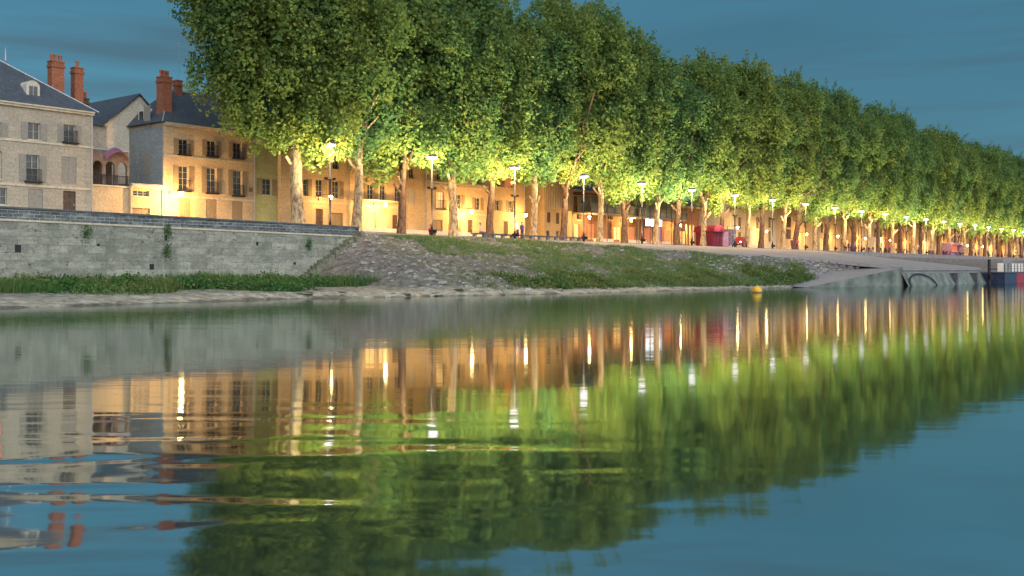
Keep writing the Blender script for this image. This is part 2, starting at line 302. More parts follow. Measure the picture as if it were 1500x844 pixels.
# ------------------------------------------------------------------ mesh helpers
class MB:
    def __init__(s): s.v = []; s.f = []; s.m = []
    def face(s, pts, mi=0):
        b = len(s.v); s.v += [tuple(p) for p in pts]; s.f.append(tuple(range(b, b + len(pts)))); s.m.append(mi)
    def box(s, x0, x1, y0, y1, z0, z1, mi=0):
        b = len(s.v)
        s.v += [(x0,y0,z0),(x1,y0,z0),(x1,y1,z0),(x0,y1,z0),(x0,y0,z1),(x1,y0,z1),(x1,y1,z1),(x0,y1,z1)]
        for q in ((0,3,2,1),(4,5,6,7),(0,1,5,4),(1,2,6,5),(2,3,7,6),(3,0,4,7)):
            s.f.append(tuple(b + i for i in q)); s.m.append(mi)
        return s
    def tube(s, pts, rad, n=8, mi=0, cap=True):
        pts = [Vector(p) for p in pts]; b = len(s.v)
        ref = Vector((0.3, 0.9, 0.1))
        for i, p in enumerate(pts):
            d = (pts[min(i+1, len(pts)-1)] - pts[max(i-1, 0)]).normalized()
            r0 = ref if abs(d.dot(ref)) < 0.95 else Vector((1, 0, 0))
            a = d.cross(r0).normalized(); c = d.cross(a)
            r = rad[i] if hasattr(rad, '__len__') else rad
            for k in range(n):
                t = 2 * math.pi * k / n
                s.v.append(tuple(p + a * (r * math.cos(t)) + c * (r * math.sin(t))))
        for i in range(len(pts) - 1):
            for k in range(n):
                k2 = (k + 1) % n
                s.f.append((b+i*n+k, b+i*n+k2, b+(i+1)*n+k2, b+(i+1)*n+k)); s.m.append(mi)
        if cap:
            s.f.append(tuple(b + k for k in range(n))); s.m.append(mi)
            e = b + (len(pts)-1)*n; s.f.append(tuple(e + n - 1 - k for k in range(n))); s.m.append(mi)
        return s
    def lathe(s, prof, cx=0, cy=0, n=16, mi=0):
        b = len(s.v)
        for r, z in prof:
            for k in range(n):
                t = 2*math.pi*k/n; s.v.append((cx + r*math.cos(t), cy + r*math.sin(t), z))
        for i in range(len(prof)-1):
            for k in range(n):
                k2 = (k+1) % n
                s.f.append((b+i*n+k, b+i*n+k2, b+(i+1)*n+k2, b+(i+1)*n+k)); s.m.append(mi)
        return s
    def mesh(s, name, mats, smooth=False):
        me = bpy.data.meshes.new(name); me.from_pydata(s.v, [], s.f)
        for m in (mats if isinstance(mats, (list, tuple)) else [mats]): me.materials.append(m)
        if any(s.m): me.polygons.foreach_set('material_index', s.m)
        if smooth: me.polygons.foreach_set('use_smooth', [True] * len(s.f))
        me.update(); return me
    def build(s, name, mats, parent=None, smooth=False, loc=None):
        o = bpy.data.objects.new(name, s.mesh(name, mats, smooth)); C.objects.link(o)
        if parent: o.parent = parent
        if loc: o.location = loc
        return o
def tag(o, label=None, cat=None, group=None, kind=None):
    if label: o['label'] = label
    if cat: o['category'] = cat
    if group: o['group'] = group
    if kind: o['kind'] = kind
    return o
def place(o, s, D, z, rz=0.0):
    o.location = W(s, D, z); o.rotation_euler = (0, 0, ROT + rz); return o
def root(name, s, D, z, label, cat, group=None, rz=0.0):
    o = bpy.data.objects.new(name, None); o.empty_display_size = 0.3; C.objects.link(o)
    place(o, s, D, z, rz); return tag(o, label, cat, group)
def copy_tree(o, parent=None):
    c = o.copy(); C.objects.link(c); c.parent = parent
    for ch in list(o.children): copy_tree(ch, c)
    return c
def lamp(kind, name, parent, loc, energy, col, size=0.15, spot=None, direction=None, blend=0.6):
    d = bpy.data.lights.new(name, kind); d.energy = energy; d.color = col; d.shadow_soft_size = size
    if kind == 'SPOT': d.spot_size = spot; d.spot_blend = blend
    o = bpy.data.objects.new(name, d); C.objects.link(o); o.parent = parent; o.location = loc
    o.visible_glossy = False   # the lamp glass itself is what mirrors in the water
    if direction: o.rotation_euler = Vector(direction).to_track_quat('-Z', 'Y').to_euler()
    return o
def grid_mesh(name, S, D, hf, m):
    ns, nd = len(S), len(D)
    v = []
    for s in S:
        for d in D:
            p = W(s, d, hf(s, d)); v.append(tuple(p))
    f = [(i*nd+j, (i+1)*nd+j, (i+1)*nd+j+1, i*nd+j+1) for i in range(ns-1) for j in range(nd-1)]
    me = bpy.data.meshes.new(name); me.from_pydata(v, [], f); me.materials.append(m)
    me.polygons.foreach_set('use_smooth', [True]*len(f)); me.update()
    o = bpy.data.objects.new(name, me); C.objects.link(o); return tag(o, kind='structure')

# ------------------------------------------------------------------ ground and water
wm = MB(); wm.face([(-3000, -300, 0), (3000, -300, 0), (3000, 4000, 0), (-3000, 4000, 0)])
tag(wm.build('river_water', M_water), kind='structure')

def hn(s, D):        # cheap layered noise
    return (math.sin(s*0.71+1.3*math.sin(D*0.43))*math.sin(D*0.93+0.7*math.sin(s*0.31)) * 0.5
            + math.sin(s*1.9+D*1.1)*math.sin(D*2.3-s*0.7)*0.28 + math.sin(s*4.1-D*2.9)*math.sin(D*4.7+s*3.1)*0.15)
def Dedge(s): return interp(s, [61, 84, 92, 100, 112, 121, 126, 161, 164, 400], [66, 66, 61.5, 57, 52.5, 50, 41, 40.4, 56, 60])
def zpave(D): return 5.15 - (66 - D) * 0.112
def Dfoot(s): return interp(s, [20, 45, 60, 70, 90, 110, 126, 400], [57, 57, 54, 52, 50, 48, 46, 46])
def Dwater(s): return interp(s, [10, 24, 45, 60, 70, 100, 116, 400], [52.5, 53, 55.2, 51.5, 49, 47.2, 46, 44])
def hbank(s, D):
    n = hn(s, D)
    dw = Dwater(s); df = Dfoot(s)
    if D < df: low = interp(D, [dw-6, dw, dw+1.0, df], [-0.9, -0.03, 0.16, 0.42])
    else: low = interp(D, [df, 66], [0.42, 1.05])
    low += n * 0.09 * (1 if D > dw else 0.3)
    de = Dedge(s)
    if s >= 61.2:
        z1 = zpave(de) - 0.03
        hi = z1 - max(de - D, 0) * (z1 - 0.45) / max(de - df, 0.5)
    else:
        dist = math.hypot((61.2 - s) * 1.9, 66 - D); hi = 5.1 - dist * 0.345
    h = max(low, hi + (n * 0.24 if .8 < hi < 4.7 else 0)) if D < 66.3 else max(low, hi)
    if 124 < s < 162 and D > 40 and D < 50: h = min(h, -0.5)
    return h
SS = list(np.arange(10, 125, 0.42)) + list(np.arange(125, 420, 1.6)); DD = list(np.arange(38, 66.01, 0.4)) + [66.35]
grid_mesh('riverbank', SS, DD, lambda s, D: hbank(s, D), M_bank)
# sloping paved quay that runs down from the promenade
def paved():
    mb = MB(); S = list(np.arange(84, 126, 1.0)) + list(np.arange(126, 162, 2.0)) + [161.0]
    S = [s for s in S if s <= 161]
    for a, b in zip(S[:-1], S[1:]):
        da, db = Dedge(a), Dedge(b)
        if 66 - da < 0.05 and 66 - db < 0.05: continue
        p = [W(a, da, zpave(da)), W(b, db, zpave(db)), W(b, 66, 5.154), W(a, 66, 5.154)]
        mb.face(p)
        mb.face([W(a, da, zpave(da) - 0.35), W(b, db, zpave(db) - 0.35), W(b, db, zpave(db)), W(a, da, zpave(da))])
    return tag(mb.build('sloping_quay_pavement', M_concrete), kind='structure')
paved()
S2 = list(np.arange(-10, 420, 5.0))
grid_mesh('promenade', S2, [66, 68, 70, 72, 74], gz, M_pave)
grid_mesh('road', S2, [74.0, 76.5, 79.0], lambda s, D: gz(s, D) - 0.12, M_asphalt)
grid_mesh('pavement', S2, [79.0, 80.0, 90.0], lambda s, D: gz(s, D), M_pave)
grid_mesh('ground', [-200] + S2 + [700, 1500], [90, 150, 400, 900], lambda s, D: 5.6 if D > 90 else gz(s, 81), M_asphalt)
mb = MB()
for a in np.arange(-10, 415, 5.0):
    b = a + 5
    p = [W(a, 73.85, gz(a, 74) + .02), W(b, 73.85, gz(b, 74) + .02), W(b, 74.0, gz(b, 74) + .02), W(a, 74.0, gz(a, 74) + .02)]
    q = [x - Vector((0, 0, 0.16)) for x in p]
    mb.face(p); mb.face([q[0], q[1], p[1], p[0]]); mb.face([q[3], q[2], p[2], p[3]])
tag(mb.build('kerb', M_trim), kind='structure')
# white painted edge lines on the road
mb = MB()
for a in np.arange(40, 400, 5.0):
    for d in (74.35, 78.6):
        mb.face([W(a, d, gz(a, d)-.115), W(a+5, d, gz(a+5, d)-.115), W(a+5, d+.15, gz(a+5, d+.15)-.115), W(a, d+.15, gz(a, d+.15)-.115)])
tag(mb.build('road_marking', M_trail_mark), kind='structure')
# pale low strips standing in for car light trails along the house fronts
def light_trail_strip(s0, s1, label, h=0.42):
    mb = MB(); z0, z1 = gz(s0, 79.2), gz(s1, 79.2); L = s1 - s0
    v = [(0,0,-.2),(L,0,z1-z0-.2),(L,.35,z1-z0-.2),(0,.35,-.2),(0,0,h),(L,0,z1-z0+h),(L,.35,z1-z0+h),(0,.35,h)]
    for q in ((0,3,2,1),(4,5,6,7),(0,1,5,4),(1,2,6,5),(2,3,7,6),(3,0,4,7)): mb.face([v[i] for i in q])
    o = mb.build('light_trail_strip', M_trail_mark); place(o, s0, 79.2, z0); return tag(o, label, 'low wall', 'white light trail strips along the street')  # filed as low wall, but stands in for car light trails
light_trail_strip(73.5, 84.0, 'white light trail strip in front of the shop with the brightest lantern, just past the river wall end')
light_trail_strip(85.6, 97.5, 'white light trail strip right of the red door, behind the forked bright tree')
light_trail_strip(117.5, 122.0, 'short white light trail strip at the left end of the brown restaurant front')
light_trail_strip(124.0, 131.0, 'white light trail strip in the middle of the restaurant front')
light_trail_strip(132.5, 142.0, 'white light trail strip below the lit white panel of the restaurant')
light_trail_strip(164.0, 168.5, 'short white light trail strip just right of the crimson kiosk')

# ------------------------------------------------------------------ river wall
S_END = 61.2
def river_wall():
    r = root('river_wall', 10, 66, 0, 'old grey stone river wall with a dark block parapet, left of the bank', 'wall')
    def line(z_at, y0, y1, z0, z1, m, name, n=1):
        mb = MB(); L = S_END - 10
        top = lambda s: z_at(s) + z1; bot = lambda s: (z_at(s) + z0) if z0 is not None else -0.4
        N = 12
        for i in range(N):
            a, b = L*i/N, L*(i+1)/N
            ta, tb, ba, bb = top(10+a), top(10+b), bot(10+a), bot(10+b)
            mb.face([(a,y0,ba),(b,y0,bb),(b,y0,tb),(a,y0,ta)]); mb.face([(a,y1,ba),(a,y1,ta),(b,y1,tb),(b,y1,bb)])
            mb.face([(a,y0,ta),(b,y0,tb),(b,y1,tb),(a,y1,ta)]); mb.face([(a,y0,ba),(a,y1,ba),(b,y1,bb),(b,y0,bb)])
        for x in (0, L):
            mb.face([(x,y0,bot(10+x)),(x,y0,top(10+x)),(x,y1,top(10+x)),(x,y1,bot(10+x))])
        return mb.build(name, m, r)
    zt = lambda s: interp(s, [10, 30.5, 61.2], [6.2, 6.04, 5.72])
    line(zt, 0.0, 0.8, None, -0.93, M_wall, 'wall_face')
    line(zt, -0.07, 0.6, -0.928, -0.80, M_trim, 'string_course')
    line(zt, 0.03, 0.5, -0.798, -0.12, M_parapet, 'parapet')
    line(zt, -0.05, 0.58, -0.118, 0.0, M_coping, 'coping')
    mb = MB()
    for s, z, w, h in ((31.4, 3.1, .4, .5), (42.2, 4.1, .22, .4), (41.0, 2.0, .35, .4), (50.3, 3.9, .2, .3), (54, 2.4, .25, .2), (37, 3.6, .2, .18)):
        mb.box(s-10, s-10+w, -0.012, 0.05, z, z+h)
    mb.build('drain_hole', M_iron, r)
river_wall()
def wall_steps():
    mb = MB(); rr = random.Random(3)
    for i in range(19):
        t = i / 18; s = 61.0 - 6.4*t; z = 5.05 - 3.9*t
        w = rr.uniform(.38, .58); h = rr.uniform(.22, .36); d = rr.uniform(.55, .9)
        x0 = s - w/2; a = rr.uniform(-.05, .05)
        mb.box(x0-61, x0-61+w, -d, -0.012, z-.35+a, z+h-.05+a)
    o = mb.build('stepped_edge_stones', M_rock); place(o, 61, 66, 0)
    tag(o, 'stepped mossy edge stones running down the end of the river wall', 'stone steps')
wall_steps()

# ------------------------------------------------------------------ houses
def opening_parts(r, op, D0):
    """op: x0,x1,z0,z1 local; kind; shutters"""
    x0, x1, z0, z1, kind = op['x0'], op['x1'], op['z0'], op['z1'], op['kind']
    dp = 0.22; w = x1-x0; h = z1-z0
    g = .004
    if kind in ('win', 'lit', 'french', 'litred', 'shop', 'litwhite', 'litpurple'):
        fm = M_darkframe if kind == 'shop' and w > 1.6 else M_frame
        fb = MB(); t = .07; y = dp - .06
        fb.box(x0+g, x0+t, y, y+.05, z0+g, z1-g); fb.box(x1-t, x1-g, y, y+.05, z0+g, z1-g)
        fb.box(x0+t, x1-t, y+.002, y+.05, z1-t, z1-g); fb.box(x0+t, x1-t, y+.002, y+.05, z0+g, z0+t)
        nx = max(1, round(w/.5)) if kind != 'shop' else max(2, round(w/.9))
        for i in range(1, nx): fb.box(x0+w*i/nx-.025, x0+w*i/nx+.025, y+.003, y+.048, z0+t, z1-t)
        nz = max(2, round(h/.55)) if kind != 'shop' else 2
        for i in range(1, nz): fb.box(x0+t, x1-t, y+.008, y+.04, z0+h*i/nz-.012, z0+h*i/nz+.012)
        wo = fb.build('window', fm, r)
        pm = {'win': M_glass, 'french': M_glass, 'lit': M_lit, 'litred': M_litred, 'shop': M_lit, 'litwhite': M_litwhite, 'litpurple': M_litpurple}[kind]
        MB().box(x0+g, x1-g, dp, dp+.03, z0+g, z1-g).build('pane', pm, wo)
        if kind in ('win', 'lit', 'litred'): MB().box(x0-.1, x1+.1, -.09, .10, z0-.10, z0-.004).build('sill', M_trim, wo)
        if kind == 'french' or op.get('rail'):
            rb = MB(); n = int(w/.11)+2; zz = z0+.02
            rb.box(x0-.05, x1+.05, -.30, -.26, zz+.92, zz+.97); rb.box(x0-.05, x1+.05, -.30, -.26, zz+.04, zz+.08)
            for i in range(n): rb.box(x0-.05+(w+.1)*i/(n-1)-.012, x0-.05+(w+.1)*i/(n-1)+.012, -.292, -.268, zz+.04, zz+.95)
            rb.box(x0-.15, x1+.15, -.33, -.004, zz-.12, zz)
            rb.build('railing', M_iron, wo)
        sh = op.get('sh', 0)
        if sh:
            for sd in (-1, 1):
                if sh == 2 and sd == -1: continue
                sw = w/2; a, b = (x0-sw-.03, x0-.03) if sd < 0 else (x1+.03, x1+sw+.03)
                sb = MB(); sb.box(a, b, -.06, -.02, z0, z1)
                nn = max(4, int(h/.16))
                for i in range(nn): sb.box(a+.05, b-.05, -.075, -.058, z0+.06+(h-.12)*i/nn, z0+.06+(h-.12)*i/nn+(h/nn)*.55)
                sb.build('shutter', op.get('shm', M_shut), wo)
    elif kind == 'shut':
        for sd in (0, 1):
            a = x0 + sd*w/2 + g; b = a + w/2 - 2*g
            sb = MB(); sb.box(a, b, .05, .09, z0+g, z1-g)
            nn = max(4, int(h/.16))
            for i in range(nn): sb.box(a+.05, b-.05, .035, .052, z0+.06+(h-.12)*i/nn, z0+.06+(h-.12)*i/nn+(h/nn)*.55)
            sb.build('shutter', op.get('shm', M_shut), r)
        MB().box(x0+g, x1-g, dp, dp+.03, z0+g, z1-g).build('pane', M_glass, r)
    elif kind in ('door', 'red', 'garage'):
        dm = {'door': M_door, 'red': M_red, 'garage': M_shutw}[kind]
        db = MB(); db.box(x0+g, x1-g, dp-.06, dp, z0+g, z1-g)
        for i in range(2):
            for j in range(3):
                db.box(x0+w*(i+.15)/2, x0+w*(i+.85)/2, dp-.085, dp-.058, z0+h*(j+.12)/3, z0+h*(j+.88)/3)
        d = db.build('door', dm, r)
        MB().box(x0+w*.86, x0+w*.9, dp-.14, dp-.08, z0+h*.42, z0+h*.5).build('handle', M_zinc, d)

def wall_with_openings(mb, x0, x1, z0, z1, ops, y=0.0, dp=0.24):
    xs = sorted({x0, x1} | {round(o['x0'], 4) for o in ops} | {round(o['x1'], 4) for o in ops})
    zs = sorted({z0, z1} | {round(o['z0'], 4) for o in ops} | {round(o['z1'], 4) for o in ops})
    for i in range(len(xs)-1):
        for j in range(len(zs)-1):
            cx, cz = (xs[i]+xs[i+1])/2, (zs[j]+zs[j+1])/2
            if any(o['x0'] < cx < o['x1'] and o['z0'] < cz < o['z1'] for o in ops): continue
            mb.face([(xs[i],y,zs[j]),(xs[i+1],y,zs[j]),(xs[i+1],y,zs[j+1]),(xs[i],y,zs[j+1])])
    for o in ops:
        a, b, c, d = o['x0'], o['x1'], o['z0'], o['z1']
        mb.face([(a,y,c),(a,y+dp,c),(a,y+dp,d),(a,y,d)]); mb.face([(b,y,c),(b,y,d),(b,y+dp,d),(b,y+dp,c)])
        mb.face([(a,y,d),(a,y+dp,d),(b,y+dp,d),(b,y,d)]); mb.face([(a,y,c),(b,y,c),(b,y+dp,c),(a,y+dp,c)])

def chimney(parent, x, y, z0, z1, w, d, pots=3, m=None):
    mb = MB(); mb.box(x-w/2, x+w/2, y-d/2, y+d/2, z0, z1); mb.box(x-w/2-.07, x+w/2+.07, y-d/2-.07, y+d/2+.07, z1-.45, z1-.25)
    mb.box(x-w/2-.05, x+w/2+.05, y-d/2-.05, y+d/2+.05, z1, z1+.1)
    c = mb.build('chimney', m or M_brick, parent)
    for i in range(pots):
        px = x + (i-(pots-1)/2) * w/max(pots, 1)
        MB().lathe([(.14, z1+.1), (.12, z1+.35), (.16, z1+.6), (.16, z1+.66), (.09, z1+.66)], px, y, 10).build('chimney_pot', M_pot, c)
    return c

def hip_roof(parent, L, dep, z, h, hl, hr, over=.35, m=None):
    """ridge along x; hl/hr hip insets at the left and right ends"""
    a = (-over*(1 if hl else .3), -over, z); b = (L+over*(1 if hr else .3), -over, z)
    c = (b[0], dep+over, z); d = (a[0], dep+over, z)
    e = (a[0]+hl, dep/2, z+h); f = (b[0]-hr, dep/2, z+h)
    mb = MB(); mb.face([a, b, f, e]); mb.face([c, d, e, f]); mb.face([d, a, e]); mb.face([b, c, f]); mb.face([a, d, c, b])
    ro = mb.build('roof', m or M_slate, parent)
    rt = MB().tube([e, f], .09, 6)
    if hl: rt.tube([a, e], .06, 6)
    if hr: rt.tube([b, f], .06, 6)
    rt.build('ridge', M_zinc, ro)
    return ro

def dormer(parent, x, z, w=1.1, h=1.5, y=-.05, dep=2.0, arched=True, m=None):
    mb = MB(); n = 8
    prof = [(x-w/2, z), (x+w/2, z), (x+w/2, z+h*.72)]
    for k in range(1, n): t = math.pi*k/n; prof.append((x+math.cos(t)*w/2, z+h*.72+math.sin(t)*h*.28*(1 if arched else .8)))
    prof.append((x-w/2, z+h*.72))
    F = [(px, y, pz) for px, pz in prof]; B = [(px, y+dep, pz) for px, pz in prof]
    mb.face(F); 
    for i in range(len(prof)):
        j = (i+1) % len(prof); mb.face([F[i], B[i], B[j], F[j]])
    d = mb.build('dormer', m or M_white, parent)
    wb = MB().box(x-w*.3, x-.03, y-.03, y-.004, z+.12, z+h*.75); wb.box(x+.03, x+w*.3, y-.03, y-.004, z+.12, z+h*.75)
    wb.build('pane', M_glass, d)
    return d

def P(px, yt, yb, w, kind, D=81.0, **k):
    s = Sx(px, D); d = dict(s=s, w=w, zt=Hz(px, yt, D), zb=Hz(px, yb, D), kind=kind); d.update(k); return d
def house(name, label, s0, s1, zc, ops, m, D=81.0, dep=9.0, roof_h=3.2, hl=0, hr=0, belts=(), group=None, trim=True):
    zb = zhouse((s0+s1)/2) - .0
    r = root(name, s0, D, zb - .6, label, 'house', group)
    L = s1 - s0; H = zc - zb + .6; O = []
    for o in ops:
        o = dict(o); o['x0'] = o['s'] - s0 - o['w']/2; o['x1'] = o['x0'] + o['w']
        o['z0'] = max(o['zb'] - zb + .6, .62); o['z1'] = o['zt'] - zb + .6
        if o['x0'] > .12 and o['x1'] < L - .12: O.append(o)
    mb = MB(); wall_with_openings(mb, 0, L, 0, H, O)
    mb.face([(0,0,0),(0,dep,0),(0,dep,H),(0,0,H)]); mb.face([(L,0,0),(L,0,H),(L,dep,H),(L,dep,0)]); mb.face([(0,dep,0),(L,dep,0),(L,dep,H),(0,dep,H)])
    if not hl and roof_h: mb.face([(0,0,H),(0,dep,H),(0,dep/2,H+roof_h-.05)])
    if not hr and roof_h: mb.face([(L,0,H),(L,dep/2,H+roof_h-.05),(L,dep,H)])
    mb.build('wall', m, r)
    for o in O: opening_parts(r, o, D)
    if trim:
        cb = MB(); cb.box(-.02, L+.02, -.22, -.003, H-.28, H-.1); cb.box(-.02, L+.02, -.34, -.001, H-.1, H+.02)
        cb.build('cornice', M_trim, r)
        for z in belts:
            MB().box(.0, L, -.08, -.003, z-zb+.6-.09, z-zb+.6+.09).build('string_course', M_trim, r)
    if roof_h: hip_roof(r, L, dep, H+.03, roof_h, hl, hr)
    gb = MB(); gb.tube([(L-.15, -.1, .6), (L-.15, -.1, H-.3)], .05, 6); gb.build('drainpipe', M_zinc, r)
    r['H'] = H; r['zb'] = zb
    return r
def wall_lantern(s, label, D=81.0, z=None, power=1500, out=1.9):
    z = z or zhouse(s) + 2.9
    r = root('wall_lantern', s, D, z, label, 'wall lantern', 'sodium wall lanterns on the house fronts')
    MB().box(-.05, .05, -.06, -.002, -.2, .35).tube([(0,-.03,.25),(0,-out*.5,.42),(0,-out,.34)], .022, 6).build('bracket', M_iron, r)
    MB().lathe([(.02,.34),(.20,.22),(.22,.20),(.20,.19)], 0, -out, 10).build('cap', M_iron, r)
    MB().lathe([(.0,-.16),(.10,-.15),(.16,.04),(.19,.19),(.0,.195)], 0, -out, 10).build('lantern_glass', M_sodium, r, True)
    l = lamp('POINT', 'lantern_light', r, (0, -out-.02, -.28), power, (1.0, 0.50, 0.13), .12)
    return r

# -- 1: the big grey house on the left
z1, z2 = Hz(60, 209, 81), Hz(60, 273, 81)
ops = [P(50, 180, 205, 1.0, 'win', sh=1), P(102, 183, 209, 1.0, 'win', sh=1, rail=1), P(-8, 178, 203, 1.0, 'win', sh=1), P(-60, 174, 199, 1.0, 'win', sh=1),
       P(48, 227, 266, 1.05, 'french', sh=1), P(101, 230, 270, 1.3, 'shut'), P(-7, 221, 262, 1.0, 'litred', sh=0), P(-60, 219, 260, 1.0, 'win', sh=1),
       P(1, 275, 300, 1.0, 'win'), P(52, 277, 312, 1.2, 'shut'), P(102, 280, 318, 1.1, 'door'), P(-60, 275, 300, 1.0, 'win', sh=1)]
h1 = house('town_house', 'tall grey stone house with slate hip roof and two red chimneys, at the far left', 22, 45.05, 15.15, ops, M_grey, roof_h=4.3, hl=4, hr=6.2, belts=(z1, z2), dep=10)
H1, zb1 = h1['H'], h1['zb']
def loc_chim(h, s0, px, D, ytop, ybot, w, d, pots, m=None):
    base = h['zb'] - .6
    chimney(h, Sx(px, D) - s0, D - 81, Hz(px, ybot, D) - base, Hz(px, ytop, D) - base, w, d, pots, m)
loc_chim(h1, 22, 82, 84.5, 92, 160, 1.1, .75, 3)
loc_chim(h1, 22, 113, 85.5, 101, 165, .8, .7, 1)
loc_chim(h1, 22, 124.5, 86.5, 146, 170, .5, .5, 1, M_door)
dormer(h1, Sx(50, 81.6)-22, H1+.25, 1.1, 1.85, .75, 2.5)
MB().tube([(Sx(8, 86)-22, 5, H1+4.2), (Sx(8, 86)-22, 5, H1+5.3)], [.09, .02], 6).build('roof_finial', M_zinc, h1)
# -- rear gabled house between
def rear_house():
    s0, s1, D = 49.1, 56.1, 86.5
    zb = 6.2; r = root('gabled_house', s0, D, zb, 'pale gabled house with slate roof set back behind the arched gallery', 'house')
    L = s1-s0; H = 8.95; hh = 3.15; dep = 9
    mb = MB(); mb.face([(0,0,0),(L,0,0),(L,0,H),(L/2,0,H+hh),(0,0,H)]); mb.face([(0,0,0),(0,0,H),(0,dep,H),(0,dep,0)]); mb.face([(L,0,0),(L,dep,0),(L,dep,H),(L,0,H)]); mb.face([(0,dep,0),(0,dep,H),(L/2,dep,H+hh),(L,dep,H),(L,dep,0)])
    mb.build('wall', M_white, r)
    rb = MB(); o = .3
    for sd in (0, 1):
        x0, xr = (-o, L/2) if sd == 0 else (L+o, L/2); z0 = H - o*hh/(L/2)
        A = [(x0,-.25,z0+.05),(xr,-.25,H+hh+.05),(xr,dep+.2,H+hh+.05),(x0,dep+.2,z0+.05)]
        rb.face(A); rb.face([(p[0],p[1],p[2]-.12) for p in A]); rb.face([A[0], A[1], (A[1][0],A[1][1],A[1][2]-.12), (A[0][0],A[0][1],A[0][2]-.12)])
    rb.build('roof', M_slate, r)
    # lower grey wing to its left, closing the gap
    MB().box(-6.2, -.004, -.6, 5, 0, 8.6).build('side_wing', M_bluegrey, r)
    w = MB(); w.face([(-6.4,-.9,8.6),(-.004,-.9,8.6),(-.004,5,10.6),(-6.4,5,10.6)]); w.build('roof', M_slate, r)
rear_house()
# -- arched gallery
def gallery():
    s0, s1, D = 45.08, 48.5, 81.3; zb = 6.3
    r = root('arched_gallery', s0, D, zb-.3, 'small arched gallery with mauve canopy on a low wall between two tall houses', 'gallery')
    L = s1-s0; z0 = 3.05; z1 = 6.15
    MB().box(0, L, 0, 3, 0, z0).build('base_wall', M_cream, r)
    MB().box(-.02, L+.02, -.12, 3.02, z0+.002, z0+.14).build('ledge', M_trim, r)
    ab = MB(); y0, y1 = 0.02, .25; n = 3; cw = L/n
    for i in range(n):
        a, b = i*cw, (i+1)*cw; cx = (a+b)/2; rr = cw*.36; zs = z0+1.75
        for (p, q) in ((a, cx-rr), (cx+rr, b)): ab.box(p, q, y0, y1, z0+.142, zs)
        prev = None
        for k in range(11):
            t = math.pi*(1-k/10); x = cx+math.cos(t)*rr; z = zs+math.sin(t)*rr
            if prev:
                ab.face([(prev[0],y0,prev[1]),(x,y0,z),(x,y0,z1),(prev[0],y0,z1)]); ab.face([(prev[0],y0,prev[1]),(prev[0],y1,prev[1]),(x,y1,z),(x,y0,z)])
            prev = (x, z)
        ab.face([(a,y0,zs),(cx-rr,y0,zs),(cx-rr,y0,z1),(a,y0,z1)]); ab.face([(cx+rr,y0,zs),(b,y0,zs),(b,y0,z1),(cx+rr,y0,z1)])
    ab.box(0, L, 2.7, 3, z0+.142, z1)
    ab.build('arcade', mat('dark_gallery_stone', (.15, .115, .10), .85, .3, 2), r)
    MB().box(-.0, L, -.02, 3, z1+.002, z1+.12).build('roof', M_zinc, r)
    cb = MB(); N = 8
    pts = [(L*.30 + L*.68*k/N, z1-.55+.75*math.sin(math.pi*k/N)) for k in range(N+1)]
    for (xa, za), (xb, zb_) in zip(pts[:-1], pts[1:]):
        cb.face([(xa,-.55,za-.25),(xb,-.55,zb_-.25),(xb,.0,zb_+.1),(xa,.0,za+.1)]); cb.face([(xa,-.55,za-.32),(xb,-.55,zb_-.32),(xb,-.55,zb_-.25),(xa,-.55,za-.25)])
    cb.build('canopy', M_purpleroof, r)
    rl = MB(); rl.box(0,L,-.08,-.04,z0+.95,z0+1.0)
    for k in range(28): rl.box(L*k/27-.012, L*k/27+.012, -.07, -.05, z0+.14, z0+.97)
    rl.build('railing', M_iron, r)
gallery()
# -- annex
def annex():
    s0, s1 = 48.52, 51.68; ops = [P(207, 279, 288, 1.6, 'win'), P(233, 298, 316, .9, 'door'), P(207, 305, 318, 1.7, 'garage')]
    zc = 9.35
    r = house('low_annex', 'low lit annex with a flat roof, tucked under the blue grey side wall', s0, s1, zc, ops, M_cream, D=81.0, dep=4, roof_h=0)
    MB().box(-.05, s1-s0+.0, -.25, 4, r['H']+.022, r['H']+.12).build('roof', M_zinc, r)
annex()
# -- 3: cream house with three bays
b1, b2 = Hz(300, 233, 81), Hz(300, 290, 81)
ops = []
for px, y in ((269, 204), (310, 206), (348, 209)): ops.append(P(px, y, y+23, 1.0, 'win', sh=1, rail=1, shm=M_shutw))
for px, y in ((269, 243), (310, 246), (348, 250)): ops.append(P(px, y, y+37, 1.05, 'french', sh=1, shm=M_shutw))
for px, y in ((271, 291), (310, 292), (348, 295)): ops.append(P(px, y, y+28, 1.2, 'shut', shm=M_shutw))
h3 = house('town_house', 'cream three storey house with a big brick chimney, lit by the leftmost lantern', 51.7, 61.6, 15.1, ops, M_cream, roof_h=3.6, hl=3.2, hr=0, belts=(b1, b2), dep=7)
H3 = h3['H']
MB().box(-.05, -.004, .05, 6.95, 3.9, H3-.3).build('side_cladding', M_bluegrey, h3)
sb = MB()
for z in (5.0, 9.2): sb.box(-.09, -.052, 2.0, 3.0, z, z+2.0)
sb.build('side_shutter', M_shut, h3)
chimney(h3, .9, 1.3, H3-.4, H3+4.2, .95, 1.0, 3)
chimney(h3, 3.6, 3.3, H3+2.5, H3+4.5, .6, .6, 0)
d = dormer(h3, 3.6, H3+.2, 1.0, 1.5, 0, 1.5); d.parent = None
d.parent = h3; d.rotation_euler = (0, 0, R(-90)); d.location = (.15, 7.4, 0)
MB().tube([(3.9, 3.5, H3+3.0), (3.9, 3.5, H3+8.2)], .035, 5).tube([(3.6, 3.5, H3+8.1), (4.2, 3.5, H3+8.1)], .03, 4).tube([(3.7, 3.5, H3+7.8), (4.1, 3.5, H3+7.8)], .03, 4).build('antenna', M_zinc, h3)
MB().box(9.2, 9.6, -.05, -.004, 3.9, 4.3).build('wall_plaque', M_brown, h3)
